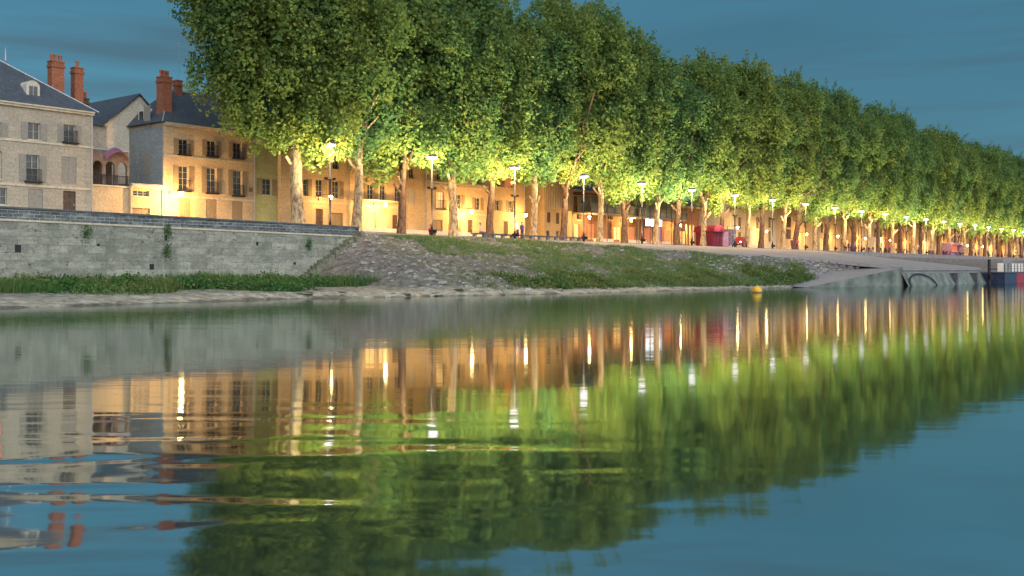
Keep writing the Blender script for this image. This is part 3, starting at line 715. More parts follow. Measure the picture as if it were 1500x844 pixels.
# -- 4: narrow lime-green lit house with pilaster
h4 = house('town_house', 'narrow yellow green house beside the first tree trunk', 61.62, 66.0, 14.4, [P(391, 262, 286, 1.1, 'win', sh=1, shm=M_shutw), P(378, 300, 318, .5, 'door')], M_lime, roof_h=3.0)
MB().box(2.7, 4.38, -.5, -.004, 0, 12.9-h4['zb']+.6+1.5).build('chimney_breast', M_cream, h4)
chimney(h4, 3.5, .9, h4['H'], h4['H']+2.0, .9, .6, 2, M_grey)
# -- 5
b5 = Hz(470, 296, 81)
ops = [P(445, 262, 287, 1.0, 'win', sh=1, shm=M_shutw), P(468, 263, 289, 1.0, 'win', sh=2, shm=M_shutw), P(492, 265, 291, 1.0, 'win', sh=1, shm=M_shutw),
       P(465, 229, 246, .9, 'win'), P(492, 232, 248, .9, 'win'), P(468, 306, 336, 1.0, 'door'), P(492, 312, 338, 2.0, 'garage')]
h5 = house('town_house', 'cream house behind the first lamp post, with dark door and long eaves', 66.02, 73.8, 14.2, ops, M_cream, belts=(b5,), roof_h=3)
# -- 6 shop house
ops = [P(543, 270, 292, 1.0, 'win', sh=1, shm=M_shutw), P(561, 271, 293, .9, 'win', shm=M_shutw), P(583, 274, 296, 1.0, 'win', shm=M_shutw),
       P(562, 238, 254, 1.0, 'shut', shm=M_shutw), P(545, 236, 252, .8, 'win'), P(543, 311, 342, 1.5, 'shop'), P(562, 313, 342, 1.4, 'shop'), P(579, 315, 342, .9, 'door')]
h6 = house('shop_house', 'cream house with lit shop windows under the second lantern', 73.82, 82.2, 13.9, ops, M_cream, belts=(Hz(560, 303, 81),), roof_h=3.2)
MB().box(.3, 7.9, -.95, -.004, 3.95, 4.1).build('shop_canopy', M_trim, h6)
dormer(h6, 3.9, h6['H']+.1, 1.2, 1.8, .3, 2, m=M_cream); dormer(h6, 6.6, h6['H']+.1, 1.0, 1.4, .3, 2, m=M_cream)
# -- 7 red door
ops = [P(603, 276, 300, .9, 'shut', shm=M_frame), P(602, 314, 342, 1.45, 'red'), P(603, 246, 262, .9, 'win')]
house('town_house', 'narrow cream house with the bright red door', 82.22, 85.6, 14.2, ops, M_cream, roof_h=3)
# -- 8
ops = [P(627, 280, 304, 1.1, 'win', sh=2, shm=M_shutw), P(645, 281, 306, 1.3, 'lit', rail=1), P(672, 285, 307, 1.0, 'win', sh=1, shm=M_shutw), P(700, 290, 308, 1.0, 'win', sh=1, shm=M_shutw),
       P(628, 245, 263, 1.0, 'win'), P(644, 246, 264, 1.0, 'win'), P(672, 250, 268, 1.0, 'win', sh=1, shm=M_shutw), P(699, 253, 270, 1.0, 'win', sh=1, shm=M_shutw),
       P(640, 322, 344, 2.0, 'garage'), P(671, 322, 344, 1.1, 'shut', shm=M_shutw), P(689, 322, 345, 1.0, 'door')]
h8 = house('town_house', 'wide cream house behind the forked bright tree, lit by the third lantern', 85.62, 97.2, 14.8, ops, M_cream, belts=(Hz(660, 273, 81), Hz(660, 312, 81)), roof_h=3.4)
MB().box(.0, 11.6, -.3, -.09, Hz(660, 270, 81)-h8['zb']+.6, Hz(660, 270, 81)-h8['zb']+.75).build('balcony_slab', M_trim, h8)
# -- 9
ops = [P(731, 252, 274, 1.0, 'win', sh=1, shm=M_shutw), P(745, 255, 275, 1.5, 'litred'), P(729, 293, 309, .9, 'win', sh=1, shm=M_shutw), P(748, 294, 311, .9, 'win', sh=1, shm=M_shutw),
       P(722, 324, 345, .9, 'shut', shm=M_shutw), P(741, 324, 346, .9, 'door'), P(756, 326, 346, 1.0, 'lit')]
house('town_house', 'ochre house with a salmon lit upper window, behind the third lamp post', 97.22, 103.9, 14.9, ops, M_ochre, roof_h=3.0)
# -- 10a recessed dark brown
ops = [P(783, 300, 322, 1.0, 'win', D=84), P(783, 330, 346, 1.0, 'lit', D=84)]
house('town_house', 'dark brown recessed house between two ochre fronts', 103.95, 108.0, 13.5, ops, M_brown, D=84, roof_h=2.5)
# -- 10b arched mansard
ops = [P(804, 311, 326, .8, 'shut', shm=M_door), P(817, 312, 328, .8, 'shut', shm=M_door), P(829, 313, 328, .8, 'win'), P(803, 338, 349, .8, 'door'), P(817, 338, 349, .8, 'win')]
h10 = house('corner_house', 'ochre house with vertical slats and a dark barrel roof', 108.05, 114.6, 13.6, ops, M_ochre, roof_h=0, dep=7)
def barrel(h, L, dep, z, hh):
    mb = MB(); N = 12; pr = [(L/2 - L/2*math.cos(math.pi*k/N), z + hh*math.sin(math.pi*k/N)**.8 if 0 < k < N else z) for k in range(N+1)]
    for (xa, za), (xb, zb_) in zip(pr[:-1], pr[1:]): mb.face([(xa,-.2,za),(xb,-.2,zb_),(xb,dep,zb_),(xa,dep,za)])
    mb.face([(x,-.2,z_) for x, z_ in pr]); mb.face([(x,dep,z_) for x, z_ in pr]); mb.build('roof', M_slate, h)
barrel(h10, 6.5, 7, h10['H']+.03, 2.2)
sb = MB()
for k in range(16): sb.box(.3+k*.38, .42+k*.38, -.06, -.004, Hz(815, 307, 81)-h10['zb']+.6, h10['H']-.4)
sb.build('slat', M_trim, h10)
# -- 11 restaurant with steel and glass veranda
ops = [P(848, 300, 322, 1.1, 'win'), P(845, 328, 350, 1.2, 'lit'), P(866, 328, 350, 1.8, 'litred'), P(905, 332, 352, 2.2, 'shop'), P(925, 332, 352, 2.0, 'litred'),
       P(893, 304, 322, 1.6, 'win'), P(915, 305, 324, 1.6, 'win'), P(893, 326, 350, 1.0, 'door')]
h11 = house('restaurant', 'brown restaurant with red lit windows behind the dark lamp posts', 114.7, 131.5, 13.0, ops, M_brown, roof_h=2.6)
ops = [P(950, 334, 356, 2.6, 'litred'), P(963, 335, 357, 2.6, 'litpurple'), P(980, 336, 357, 3.0, 'litred'), P(1000, 338, 358, 2.4, 'shop'), P(950, 300, 312, 2.2, 'win'), P(975, 302, 314, 2.2, 'win'), P(1000, 304, 316, 2.2, 'win')]
h12 = house('restaurant', 'glass fronted restaurant with red and purple windows and a white lit panel', 131.6, 150.5, 12.2, ops, M_brown, roof_h=2.0)
def veranda(s0, s1, z0, z1, D, label, nx, nz):
    r = root('steel_veranda', s0, D, 0, label, 'veranda', 'steel and glass verandas'); L = s1-s0; zb = zhouse(s0)
    fb = MB()
    for k in range(nx+1):
        x = L*k/nx; lo = zb-.2 if k % 2 == 0 else z0
        fb.box(x-.05, x+.05, -.05, .05, lo, z1)
        fb.box(x-.04, x+.04, .052, 3.0, z1-.1, z1-.002)
    for j in range(nz+1):
        z = z0+(z1-z0)*j/nz; fb.box(-.05, L+.05, -.09, -.052, z-.04, z+.04)
    fb.build('steel_frame', mat('grey_steel_frame', (.13, .12, .11), .5, .2, 3), r)
    MB().box(.06, L-.06, 2.2, 2.26, z0+.05, z1-.15).build('glazing', mat('olive_glazing', (.26, .26, .17), .3, .35, .8, 0, .5), r)
    MB().box(0, L, .0, 3.0, z0-.22, z0-.05).build('balcony_floor', M_palep, r)
    MB().box(.03, L-.03, .06, .08, z0+.05, z0+1.0).build('glass_balustrade', mat('veranda_glass', (0.30, 0.33, 0.28), .25, .3, 1.0, 0, .6), r)
    rb = MB()
    for k in range(int(L/.35)): rb.box(k*.35, k*.35+.03, -.12, -.09, z0, z0+1.05)
    rb.box(0, L, -.13, -.08, z0+1.05, z0+1.11); rb.build('railing', M_palep, r)
    return r
veranda(Sx(866, 77.5), Sx(933, 77.5), Hz(890, 311, 77), Hz(890, 287, 77), 77.5, 'steel framed upper veranda on the left half of the restaurant row', 6, 3)
v2 = veranda(Sx(936, 77), Sx(1006, 77), Hz(960, 318, 77), Hz(960, 287, 77), 77.0, 'taller steel and glass veranda above the white lit panel', 9, 4)
sg = root('lit_sign_panel', Sx(947, 77.3), 77.3, Hz(950, 331, 77.3), 'blank bright white lit panel under the steel veranda', 'sign')
MB().box(0, 4.4, 0, .15, 0, 1.0).build('panel_face', M_litwhite, sg); MB().box(-.08, 4.48, .152, .2, -.08, 1.08).build('panel_frame', M_iron, sg)
# -- tall pale slab posts of the restaurant terrace
mb = MB()
for k in range(6): mb.box(k*1.1, k*1.1+.35, 0, .2, 0, 3.1)
o = mb.build('timber_screen', M_ochre); place(o, 141.5, 78.3, zhouse(141)); tag(o, 'open timber screen of upright boards at the right end of the restaurant', 'screen')
# -- 13: cream flats and further houses
ops = [P(1084, 318, 336, 1.4, 'win'), P(1084, 340, 356, 1.4, 'win'), P(1110, 318, 335, 1.5, 'win'), P(1110, 338, 354, 1.5, 'lit'), P(1128, 318, 334, 1.4, 'win'), P(1128, 338, 354, 1.4, 'win')]
house('apartment_block', 'plain cream block of flats seen between the kiosk and the bright forked trunk', 161.6, 180.5, 14.0, ops, M_white, roof_h=2.6)
ops = [P(1154, 318, 333, 3.0, 'shut', shm=M_door), P(1154, 336, 350, 3.0, 'shut', shm=M_door), P(1180, 320, 334, 1.4, 'win'), P(1180, 340, 360, 2.0, 'lit'), P(1196, 322, 336, 1.4, 'win', sh=1), P(1196, 340, 360, 1.6, 'lit')]
house('apartment_block', 'cream block with two wide dark shuttered windows one above the other', 180.6, 200.5, 14.0, ops, M_cream, roof_h=2.6)
fr = random.Random(21); s = 200.6; i = 0
adj = ['cream', 'ochre', 'pale', 'brown', 'cream', 'pale', 'ochre', 'cream']
ordn = ['first', 'second', 'third', 'fourth', 'fifth', 'sixth', 'seventh', 'eighth', 'ninth', 'tenth', 'eleventh', 'twelfth', 'thirteenth', 'fourteenth', 'fifteenth', 'sixteenth', 'seventeenth', 'eighteenth', 'nineteenth', 'twentieth', 'twenty-first', 'twenty-second', 'twenty-third', 'twenty-fourth']
while s < 395:
    w = fr.uniform(10, 15); zc = fr.uniform(12.8, 15.2); mm = {'cream': M_cream, 'ochre': M_ochre, 'pale': M_white, 'brown': M_brown}[adj[i % 8]]
    zb = zhouse(s); nb = max(2, int(w/3.2)); ops = []
    for k in range(nb):
        xs = s + w*(k+.5)/nb
        kind = fr.choice(['shop', 'lit', 'shop', 'door', 'lit'])
        ops.append(dict(s=xs, w=2.0 if kind == 'shop' else 1.3, zb=zb, zt=zb+2.7, kind=kind))
        for fl in (3.7, 6.7):
            ops.append(dict(s=xs, w=1.1, zb=zb+fl, zt=zb+fl+1.9, kind=fr.choice(['win', 'win', 'shut', 'win']), sh=fr.choice([0, 1]), shm=M_shutw))
    house('town_house', '%s terrace house with lit ground floor, %s one right of the blocks of flats' % (adj[i % 8], ordn[i]), s, s+w-.03, zc, ops, mm, roof_h=fr.uniform(2.4, 3.4), group='distant terrace houses')
    s += w; i += 1

wl = [(Sx(257, 80), 'bright sodium wall lantern on the cream three storey house, leftmost one', 3200), (Sx(556, 80), 'bright sodium wall lantern above the shop canopy', 2200),
      (Sx(683, 80), 'bright sodium wall lantern on the wide cream house right of the red door', 2400), (Sx(762, 80), 'sodium wall lantern at the right end of the ochre house', 2000)]
for sx, lb, pw in wl: wall_lantern(sx, lb, z=Hz(257, 285, 80) if sx < 60 else None, power=pw)
k = 0
for sx in (69.5, 115.8, 126.5, 158.5, 141.0, 172, 190, 206, 222, 238, 254, 270, 286, 302, 318, 334, 350, 366):
    lb = ['dim sodium lantern right of the first tree trunk, by the dark door', 'sodium lantern at the left edge of the brown restaurant', 'sodium lantern among the red restaurant windows', 'bright sodium lantern glowing behind the crimson kiosk'][k] if k < 4 else 'added sodium lantern at the right end of the glass fronted restaurant' if k == 4 else 'small sodium lantern on the distant fronts, %s one right of the crimson kiosk' % ordn[k-5]  # lantern at the glass front is added to brighten it
    wall_lantern(sx, lb, D=81 if k != 3 else 80.0, power=[500, 1300, 1300, 2600, 1300][k] if k < 5 else 1300, z=zhouse(sx) + (3.2 if k < 4 else 3.0)); k += 1

# ------------------------------------------------------------------ street lamps
def make_lamp():
    r = root('street_lamp', 0, 0, 0, 'x', 'street lamp', 'tall promenade lamps')
    MB().tube([(0,0,0),(0,0,.9)], [.14,.11], 10).tube([(0,0,.9),(0,0,4.75)], .075, 10).box(.16,.44,-.24,0,.30,.62).box(-.44,-.16,-.24,0,.30,.62).build('lower_pole', M_iron, r)  # side boxes are added housings for the crown fill spots
    MB().tube([(0,0,4.752),(0,0,7.7)], [.065,.05], 10).build('upper_pole', M_palep, r)  # paler than the lower pole, the uplight is put into its colour
    MB().box(-.5,.5,-.05,.05,4.62,4.70).box(-.56,-.36,-.11,.11,4.702,4.86).box(.36,.56,-.11,.11,4.702,4.86).build('crossarm', M_iron, r)
    MB().lathe([(.0,8.10),(.30,8.06),(.58,7.93),(.66,7.85),(.64,7.84),(.3,7.93),(.0,7.95)], 0, 0, 18).build('shade', M_shade, r, True)
    MB().lathe([(.0,7.80),(.42,7.80),(.46,7.74),(.40,7.66),(.0,7.64)], 0, 0, 18).build('lamp_glass', M_lamp, r, True)
    return r
proto = make_lamp(); lamps = []
tr0 = random.Random(9); NL = 25; LD = 66.7; LS0 = Sx(483.5, LD)
for k in range(NL):
    s = LS0 + 12.66*k; o = proto if k == 0 else copy_tree(proto)
    place(o, s, LD, gz(s, LD)); o.scale = (1, 1, .955); lamps.append(o)
    if k < 18:
        o['label'] = 'tall street lamp with flat lavender shade and crossarm, %s from the left along the promenade' % ordn[k]
    else:
        o['label'] = 'tiny distant street lamp among the last trees at the right edge of the row'
    # downlight for street and fronts
    lamp('POINT', 'lamp_light', o, (0, 0, 7.25), 2700 if k < 7 else 1400, (1.0, 0.54, 0.20), .35)
    # two projectors on the crossarm, aimed up into the crowns
    q = [1.0, .8, 1.1, .75, .9, 1.15, .8][k] if k < 7 else tr0.uniform(.22, .55)
    lamp('SPOT', 'projector_light', o, (0.46, 0, 4.95), 1500*q, (1.0, 0.88, 0.50), .15, R(84), (0.75, 0.65, 1), 1.0)
    lamp('SPOT', 'projector_light', o, (-0.46, 0, 4.95), 1500*q, (1.0, 0.88, 0.50), .15, R(84), (-0.75, 0.65, 1), 1.0)
    # fill spots added at the foot of the pole to light the crowns
    lamp('SPOT', 'foot_fill_light', o, (0.3, -.12, .75), 13500*q, (1.0, 0.83, 0.44), .15, R(88), (0.30, 0.13, 1), 1.0)
    lamp('SPOT', 'foot_fill_light', o, (-0.3, -.12, .75), 11500*q, (1.0, 0.83, 0.44), .15, R(88), (-0.34, 0.13, 1), 1.0)

# ------------------------------------------------------------------ plane trees
def leaf_cards(cent, size, rng):
    n = len(cent)
    a = rng.normal(size=(n, 3)); a /= np.linalg.norm(a, axis=1)[:, None]
    t = rng.normal(size=(n, 3)); b = np.cross(a, t); b /= np.linalg.norm(b, axis=1)[:, None]
    c = np.cross(a, b)
    L = size[:, None]; Wd = L * 0.42
    p0 = cent - b*L*.5; p2 = cent + b*L*.5; p1 = cent + c*Wd*.9 + a*L*.10; p3 = cent - c*Wd*.9 + a*L*.10
    return np.stack([p0, p1, p2, p3], 1).reshape(-1, 3)
def quads_mesh(name, v, m):
    n = len(v)//4; me = bpy.data.meshes.new(name)
    me.vertices.add(len(v)); me.vertices.foreach_set('co', v.astype(np.float32).ravel())
    me.loops.add(4*n); me.loops.foreach_set('vertex_index', np.arange(4*n, dtype=np.int32))
    me.polygons.add(n); me.polygons.foreach_set('loop_start', np.arange(n, dtype=np.int32)*4); me.polygons.foreach_set('loop_total', np.full(n, 4, np.int32))
    me.materials.append(m); me.update(); me.validate(); return me
def crown_mesh(seed, rx=5.9, ry=4.2, zlo=7.0, zhi=27.6, n=33000, nl=46, ls=1.0):
    rng = np.random.default_rng(seed); zc = (zlo+zhi)/2; rz = (zhi-zlo)/2
    pts = []; sizes = []
    # lobes spread through an upright, flat-sided envelope
    lobes = []
    tries = 0
    while len(lobes) < nl and tries < 5000:
        tries += 1
        q = rng.normal(size=3); q /= np.linalg.norm(q); f = rng.uniform(.55, .93)
        p = np.array([np.sign(q[0])*abs(q[0])**.85*rx*f, np.sign(q[1])*abs(q[1])**.85*ry*f, zc + np.sign(q[2])*abs(q[2])**.85*rz*f])
        if p[2] < zc: p[:2] *= 0.86
        r = rng.uniform(1.5, 3.0)*(1 if rng.random() < .75 else .55)
        if all(np.linalg.norm(p-o[0]) > (r+o[1])*.46 for o in lobes): lobes.append((p, r))
    per = n // len(lobes)
    for p, r in lobes:
        k = int(per * (r/1.95)**2)
        sub = rng.normal(size=(14, 3)); sub /= np.linalg.norm(sub, axis=1)[:, None]
        q = rng.normal(size=(k, 3)); q /= np.linalg.norm(q, axis=1)[:, None]
        # sub-clumps: pull leaves toward sub directions
        j = rng.integers(0, 14, k); q = q*.55 + sub[j]*.62
        rad = r * (0.72 + .38*rng.random(k)**.6)
        c = p + q*rad[:, None]*np.array([1, 1, 1.12]); c[:, 2] -= .15*r
        pts.append(c); sizes.append(rng.uniform(.30, .58, k))
    # core and hanging sprays
    k = n//10; q = rng.normal(size=(k, 3)); q /= np.linalg.norm(q, axis=1)[:, None]; q *= rng.random(k)[:, None]**.4*.72
    pts.append(np.array([0, 0, zc]) + q*np.array([rx, ry, rz])); sizes.append(rng.uniform(.3, .5, k))
    for _ in range(46):
        t = rng.uniform(0, 2*math.pi); f = rng.uniform(.25, .95); L = rng.uniform(1.0, 3.0)
        x, y = math.cos(t)*rx*f*.95, math.sin(t)*ry*f*.95; z0 = zc - rz*math.sqrt(max(0, 1-f*f))*.9 + .8
        k = int(L*60); u = rng.random(k)
        c = np.stack([x + rng.normal(size=k)*.28, y + rng.normal(size=k)*.28, z0 - u*L + rng.normal(size=k)*.15], 1); pts.append(c); sizes.append(rng.uniform(.26, .44, k))
    # loose twigs over the top and sides
    for _ in range(60):
        q = rng.normal(size=3); q /= np.linalg.norm(q); q[2] = abs(q[2])*rng.choice([1, 1, .3])
        p = np.array([q[0]*rx, q[1]*ry, zc + q[2]*rz])*1.0; d = q + rng.normal(size=3)*.4; k = 40; u = rng.random(k)
        c = p + d[None]*u[:, None]*1.5*rng.uniform(.5, 1.1) + rng.normal(size=(k, 3))*.16; pts.append(c); sizes.append(rng.uniform(.26, .44, k))
    P_ = np.concatenate(pts); Z = np.concatenate(sizes)*ls
    return quads_mesh('crown', leaf_cards(P_, Z, rng), M_leaf)
def trunk_mesh(seed, lean=0.0, r0=.385, fork=6.2, m=None):
    rr = random.Random(seed); mb = MB()
    pts = [(0,0,-.3)]; rad = [r0*1.45]; x = y = 0
    for k in range(1, 9):
        z = fork*k/8; x += lean*fork/8 + rr.uniform(-.07, .07); y += rr.uniform(-.06, .06)
        pts.append((x, y, z)); rad.append(r0*(1.12-.28*k/8) * (1 + rr.uniform(-.05, .07)) if k > 1 else r0*1.18)
    mb.tube(pts, rad, 14)
    top = Vector(pts[-1])
    nl = rr.choice([3, 4])
    for i in range(nl):
        t = 2*math.pi*(i+rr.random()*.5)/nl; L = rr.uniform(7.5, 12); sp = rr.uniform(.26, .46)
        p = [tuple(top - Vector((0,0,.35)))]; rd = [r0*.62]
        for j in range(1, 8):
            u = j/7; b = top + Vector((math.cos(t)*sp*L*u**.8, math.sin(t)*sp*L*u**.8, L*u)) + Vector((rr.uniform(-.18,.18), rr.uniform(-.18,.18), 0))
            p.append(tuple(b)); rd.append(r0*.62*(1-.8*u)+.03)
        mb.tube(p, rd, 9)
        for q in range(3):
            b0 = Vector(p[2+q]); tt = t + rr.uniform(-1.2, 1.2); LL = rr.uniform(2, 4)
            mb.tube([tuple(b0)] + [tuple(b0 + Vector((math.cos(tt)*LL*u*.8, math.sin(tt)*LL*u*.8, LL*u*.55))) for u in (.35, .7, 1)], [.13, .09, .06, .03], 6)
    for _ in range(rr.choice([1, 2])):   # pollard stubs
        k = rr.choice([5, 6, 7]); b0 = Vector(pts[k]); t = rr.uniform(2.5, 7); d = Vector((math.cos(t), math.sin(t), .6))
        mb.tube([tuple(b0), tuple(b0+d*.6), tuple(b0+d*1.1+Vector((0,0,.3)))], [.2, .16, .12], 8)
    me = mb.mesh('trunk', m or M_bark, True); return me
crowns = [crown_mesh(100+i, ls=.9, n=38000) for i in range(5)]
first_crown = crown_mesh(150, rx=10.2, ry=4.6, zlo=6.8, zhi=27.5, n=74000, nl=95, ls=.82)
trunksA = [trunk_mesh(10+i, lean=[.03, -.04, .02][i], fork=[6.6, 7.2, 6.3][i]) for i in range(3)]
trunksB = [trunk_mesh(30+i, lean=[-.02, .11, .03][i], m=M_bark_shade) for i in range(3)]  # trunks with shade painted into the bark
near_names = {0: 'plane tree with thick pale trunk behind the river wall, first from the left',
              1: 'plane tree with yellow lit upper trunk just before the river wall ends',
              2: 'plane tree with shade-dark straight trunk between the shop and the red door',
              3: 'plane tree with brilliantly lit forked trunk beside the second lamp',
              4: 'plane tree with shade-dark trunk right of the third lantern house',
              5: 'plane tree with lit pale trunk just right of the third lamp',
              6: 'plane tree with shade-dark leaning trunk in front of the barrel roofed house',
              7: 'plane tree with orange lit trunk just right of the fourth lamp'}
tr = random.Random(4)
SA0, SB0 = Sx(520, 70.6), Sx(430, 70.6)
trees = []
for k in range(26): trees.append((SB0 + 13.45*k, 70.8 if k else 70.0, 'B', k)); trees.append((SA0 + 13.45*k, 70.4, 'A', k))
trees.sort()
for i, (s, D, row, k) in enumerate(trees):
    if s > 385: break
    s += tr.uniform(-.25, .25) if i > 8 else 0
    r = root('plane_tree', s, D, gz(s, D), 'x', 'tree', 'plane trees along the promenade')
    if i in near_names: r['label'] = near_names[i]
    elif i < 24: r['label'] = 'plane tree with a tall green crown, %s trunk from the left' % ordn[i]
    else: r['label'] = 'small distant plane tree in the dense right-hand end of the row'
    tm = (trunksA if row == 'A' else trunksB)[k % 3] if i != 6 else trunksB[1]
    t = bpy.data.objects.new('trunk', tm); C.objects.link(t); t.parent = r
    t.rotation_euler = (tr.uniform(-.03, .03), tr.uniform(-.035, .035), 0 if i in (6,) else tr.uniform(-.9, .9)); q_ = tr.uniform(.85, 1.15); t.scale = (q_, q_, 1)
    if i == 0: t.data = trunk_mesh(77, lean=.0, r0=.60, fork=8.6, m=M_bark)
    cm = first_crown if i == 0 else crowns[(i*3+1) % 5]
    c = bpy.data.objects.new('crown', cm); C.objects.link(c); c.parent = r
    c.rotation_euler = (0, 0, tr.choice([0, math.pi]) + tr.uniform(-.2, .2))
    hs = 1.0 + tr.uniform(-.075, .06)
    if 114 < s < 131: hs = 0.885 + tr.uniform(-.02, .02)
    if i == 0: hs = .98; c.location = (-.9, 0, 0)
    c.scale = (tr.uniform(.93, 1.08), tr.uniform(.95, 1.05), hs)

# ------------------------------------------------------------------ vegetation on the bank
def blades(name, pos, hgt, wid, m, rng, label, cat, lean=.35):
    n = len(pos); t = rng.uniform(0, 2*math.pi, n)
    d = np.stack([np.cos(t), np.sin(t), np.zeros(n)], 1); ln = rng.normal(size=(n, 2))*lean
    up = np.concatenate([ln*hgt[:, None], hgt[:, None]], 1)
    w = wid[:, None]*d
    v = np.stack([pos - w*.5, pos + w*.5, pos + up*.6 + w*.35, pos + up], 1).reshape(-1, 3)
    o = bpy.data.objects.new(name, quads_mesh(name, v, m)); C.objects.link(o)
    return tag(o, label, cat, kind='stuff')
def scatter(n, s0, s1, D0f, D1f, rng, maskf):
    out = []
    while len(out) < n:
        s = rng.uniform(s0, s1); d0, d1 = D0f(s), D1f(s)
        if d1 <= d0: continue
        D = rng.uniform(d0, d1)
        if rng.random() < maskf(s, D): out.append((s, D))
    return out
rg = np.random.default_rng(77)
def gmask(s, D):
    edge = 62.5 + (66-D)*1.15 + 1.5*math.sin(D*1.1)
    if s < edge: return 0.02
    m = .42 + .95*hn(s*.55+3, D*.7) + .3*hn(s*1.9, D*2.1)
    if s > 96: m *= max(0, 1-(s-96)/14)
    return max(.04, min(1, m)) * (1.2 if D < Dfoot(s)+3.5 else .75)
sd = scatter(60000, 60, 118, lambda s: Dfoot(s)-.6, lambda s: Dedge(s)-.25, rg, gmask)
pos = np.array([tuple(W(s, D, hbank(s, D)-.03)) for s, D in sd]); h = np.array([rg.uniform(.14, .34)*(1.5 if D < Dfoot(s)+3 else 1) for s, D in sd])
blades('bank_grass', pos, h, rg.uniform(.05, .12, len(h)), M_grass, rg, 'patchy green grass covering the sloping river bank', 'grass', .5)
# leafy low scrub at the foot of the slope and reeds under the wall
def scrub(n, s0, s1, f0, f1, hmax, mask, name, label, msz=.3):
    sd = scatter(n, s0, s1, f0, f1, rg, mask); cl = []
    for s, D in sd:
        r_ = rg.uniform(.35, 1)*hmax*(.55 + .65*abs(math.sin(s*.37+1.2*math.sin(s*.9)))); k = int(26*r_/hmax)+8; z = hbank(s, D)
        q = rg.normal(size=(k, 3)); q /= np.linalg.norm(q, axis=1)[:, None]; q[:, 2] = np.abs(q[:, 2])
        base = np.array(W(s, D, z-.05)); cl.append(base + q*r_*np.array([1.1, 1.1, .85])*rg.uniform(.5, 1, (k, 1)))
    c = np.concatenate(cl); o = bpy.data.objects.new(name, quads_mesh(name, leaf_cards(c, rg.uniform(msz*.45, msz, len(c)), rg), M_weed)); C.objects.link(o)
    tag(o, label, 'scrub', kind='stuff')
scrub(1100, 62, 116, lambda s: Dfoot(s)-.5, lambda s: Dfoot(s)+2.6+(1.2*math.sin(s*.6)), .95, lambda s, D: .9 if s > 66 + 2*math.sin(D) and hn(s*.5, D*.3) > -.25 else .04, 'bank_scrub', 'low leafy scrub along the foot of the grassy bank', .26)
scrub(1300, 18, 57.5, lambda s: 58.9+1.5*math.sin(s*.5), lambda s: 65.3, 1.05, lambda s, D: 0 if hbank(s, D) > 1.15 else (1.0 if hn(s*.45, D*.5) > (-.1 if s < 45 else .1) else .12), 'wall_scrub', 'dark green scrub growing at the foot of the river wall', .3)
sd = scatter(12000, 18, 59, lambda s: 58.4+1.5*math.sin(s*.5), lambda s: 65.5, rg, lambda s, D: 0 if hbank(s, D) > 1.2 else max(.02, min(1, .35+1.3*hn(s*.5+9, D*.5))))
pos = np.array([tuple(W(s, D, hbank(s, D)-.03)) for s, D in sd])
blades('tall_reeds', pos, rg.uniform(.3, 1.0, len(pos))*np.array([.45+.7*abs(math.sin(s*.31+D*.2)) for s, D in sd]), rg.uniform(.03, .07, len(pos)), M_weed, rg, 'tall reeds and dry grass between the river wall and the sand', 'reeds', .22)

# ------------------------------------------------------------------ front wall, ramp and culvert of the sloping quay
def quay_front():
    r = root('concrete_quay_front', 116, 40.4, 0, 'pale concrete quay front with a dark arched culvert at the right', 'quay wall')
    L = 45.0; zt = zpave(40.6) - .02
    mb = MB(); mb.box(9.5, L, 0, 1.2, -1, zt); mb.build('front_wall', M_concrete, r)
    # battered apron below the edge with arched recess
    ab = MB(); N = 40
    for i in range(N):
        xa, xb = 9.5+(L-9.5)*i/N, 9.5+(L-9.5)*(i+1)/N
        ab.face([(xa,-1.0,-.3),(xb,-1.0,-.3),(xb,-.02,zt-.7),(xa,-.02,zt-.7)])
    ab.build('sloped_apron', M_apron, r)
    tb = MB(); pts = []
    for k in range(15):
        t = math.pi*(1-k/14); x = 15+5.2*math.cos(t); z = 1.45*math.sin(t)+.0
        pts.append((x, -1.02+ .98*max(z,0)/(zt-.4) - .05, z))
    tb.tube(pts, .09, 6); tb.build('culvert_rim', M_iron, r)
    bb = MB()
    for x in (29.0, 39.0): bb.box(x, x+.7, -1.1, -.004, -.3, zt-.75)
    bb.build('buttress', M_coping, r)
    MB().box(9.5, L+.1, -.18, -.004, zt-.40, zt+.03).build('edge_beam', M_concrete, r)
quay_front()
def slipway():
    mb = MB(); N = 14; top = []; 
    for k in range(N+1):
        u = k/N; s = 108.5 + 17.5*u; z = .04 + 2.2*(u**1.15); d0 = 45.5 - 5.2*u**1.2; d1 = 48.5 - 1*u
        top.append((W(s, d0, z), W(s, d1, z+.15), W(s, d0, -.4)))
    for a, b in zip(top[:-1], top[1:]):
        mb.face([a[0], b[0], b[1], a[1]]); mb.face([a[2], b[2], b[0], a[0]], 1)
    o = mb.build('slipway', [M_concrete, M_apron]); tag(o, 'pale concrete slipway curving down from the quay to the water', 'slipway')
slipway()

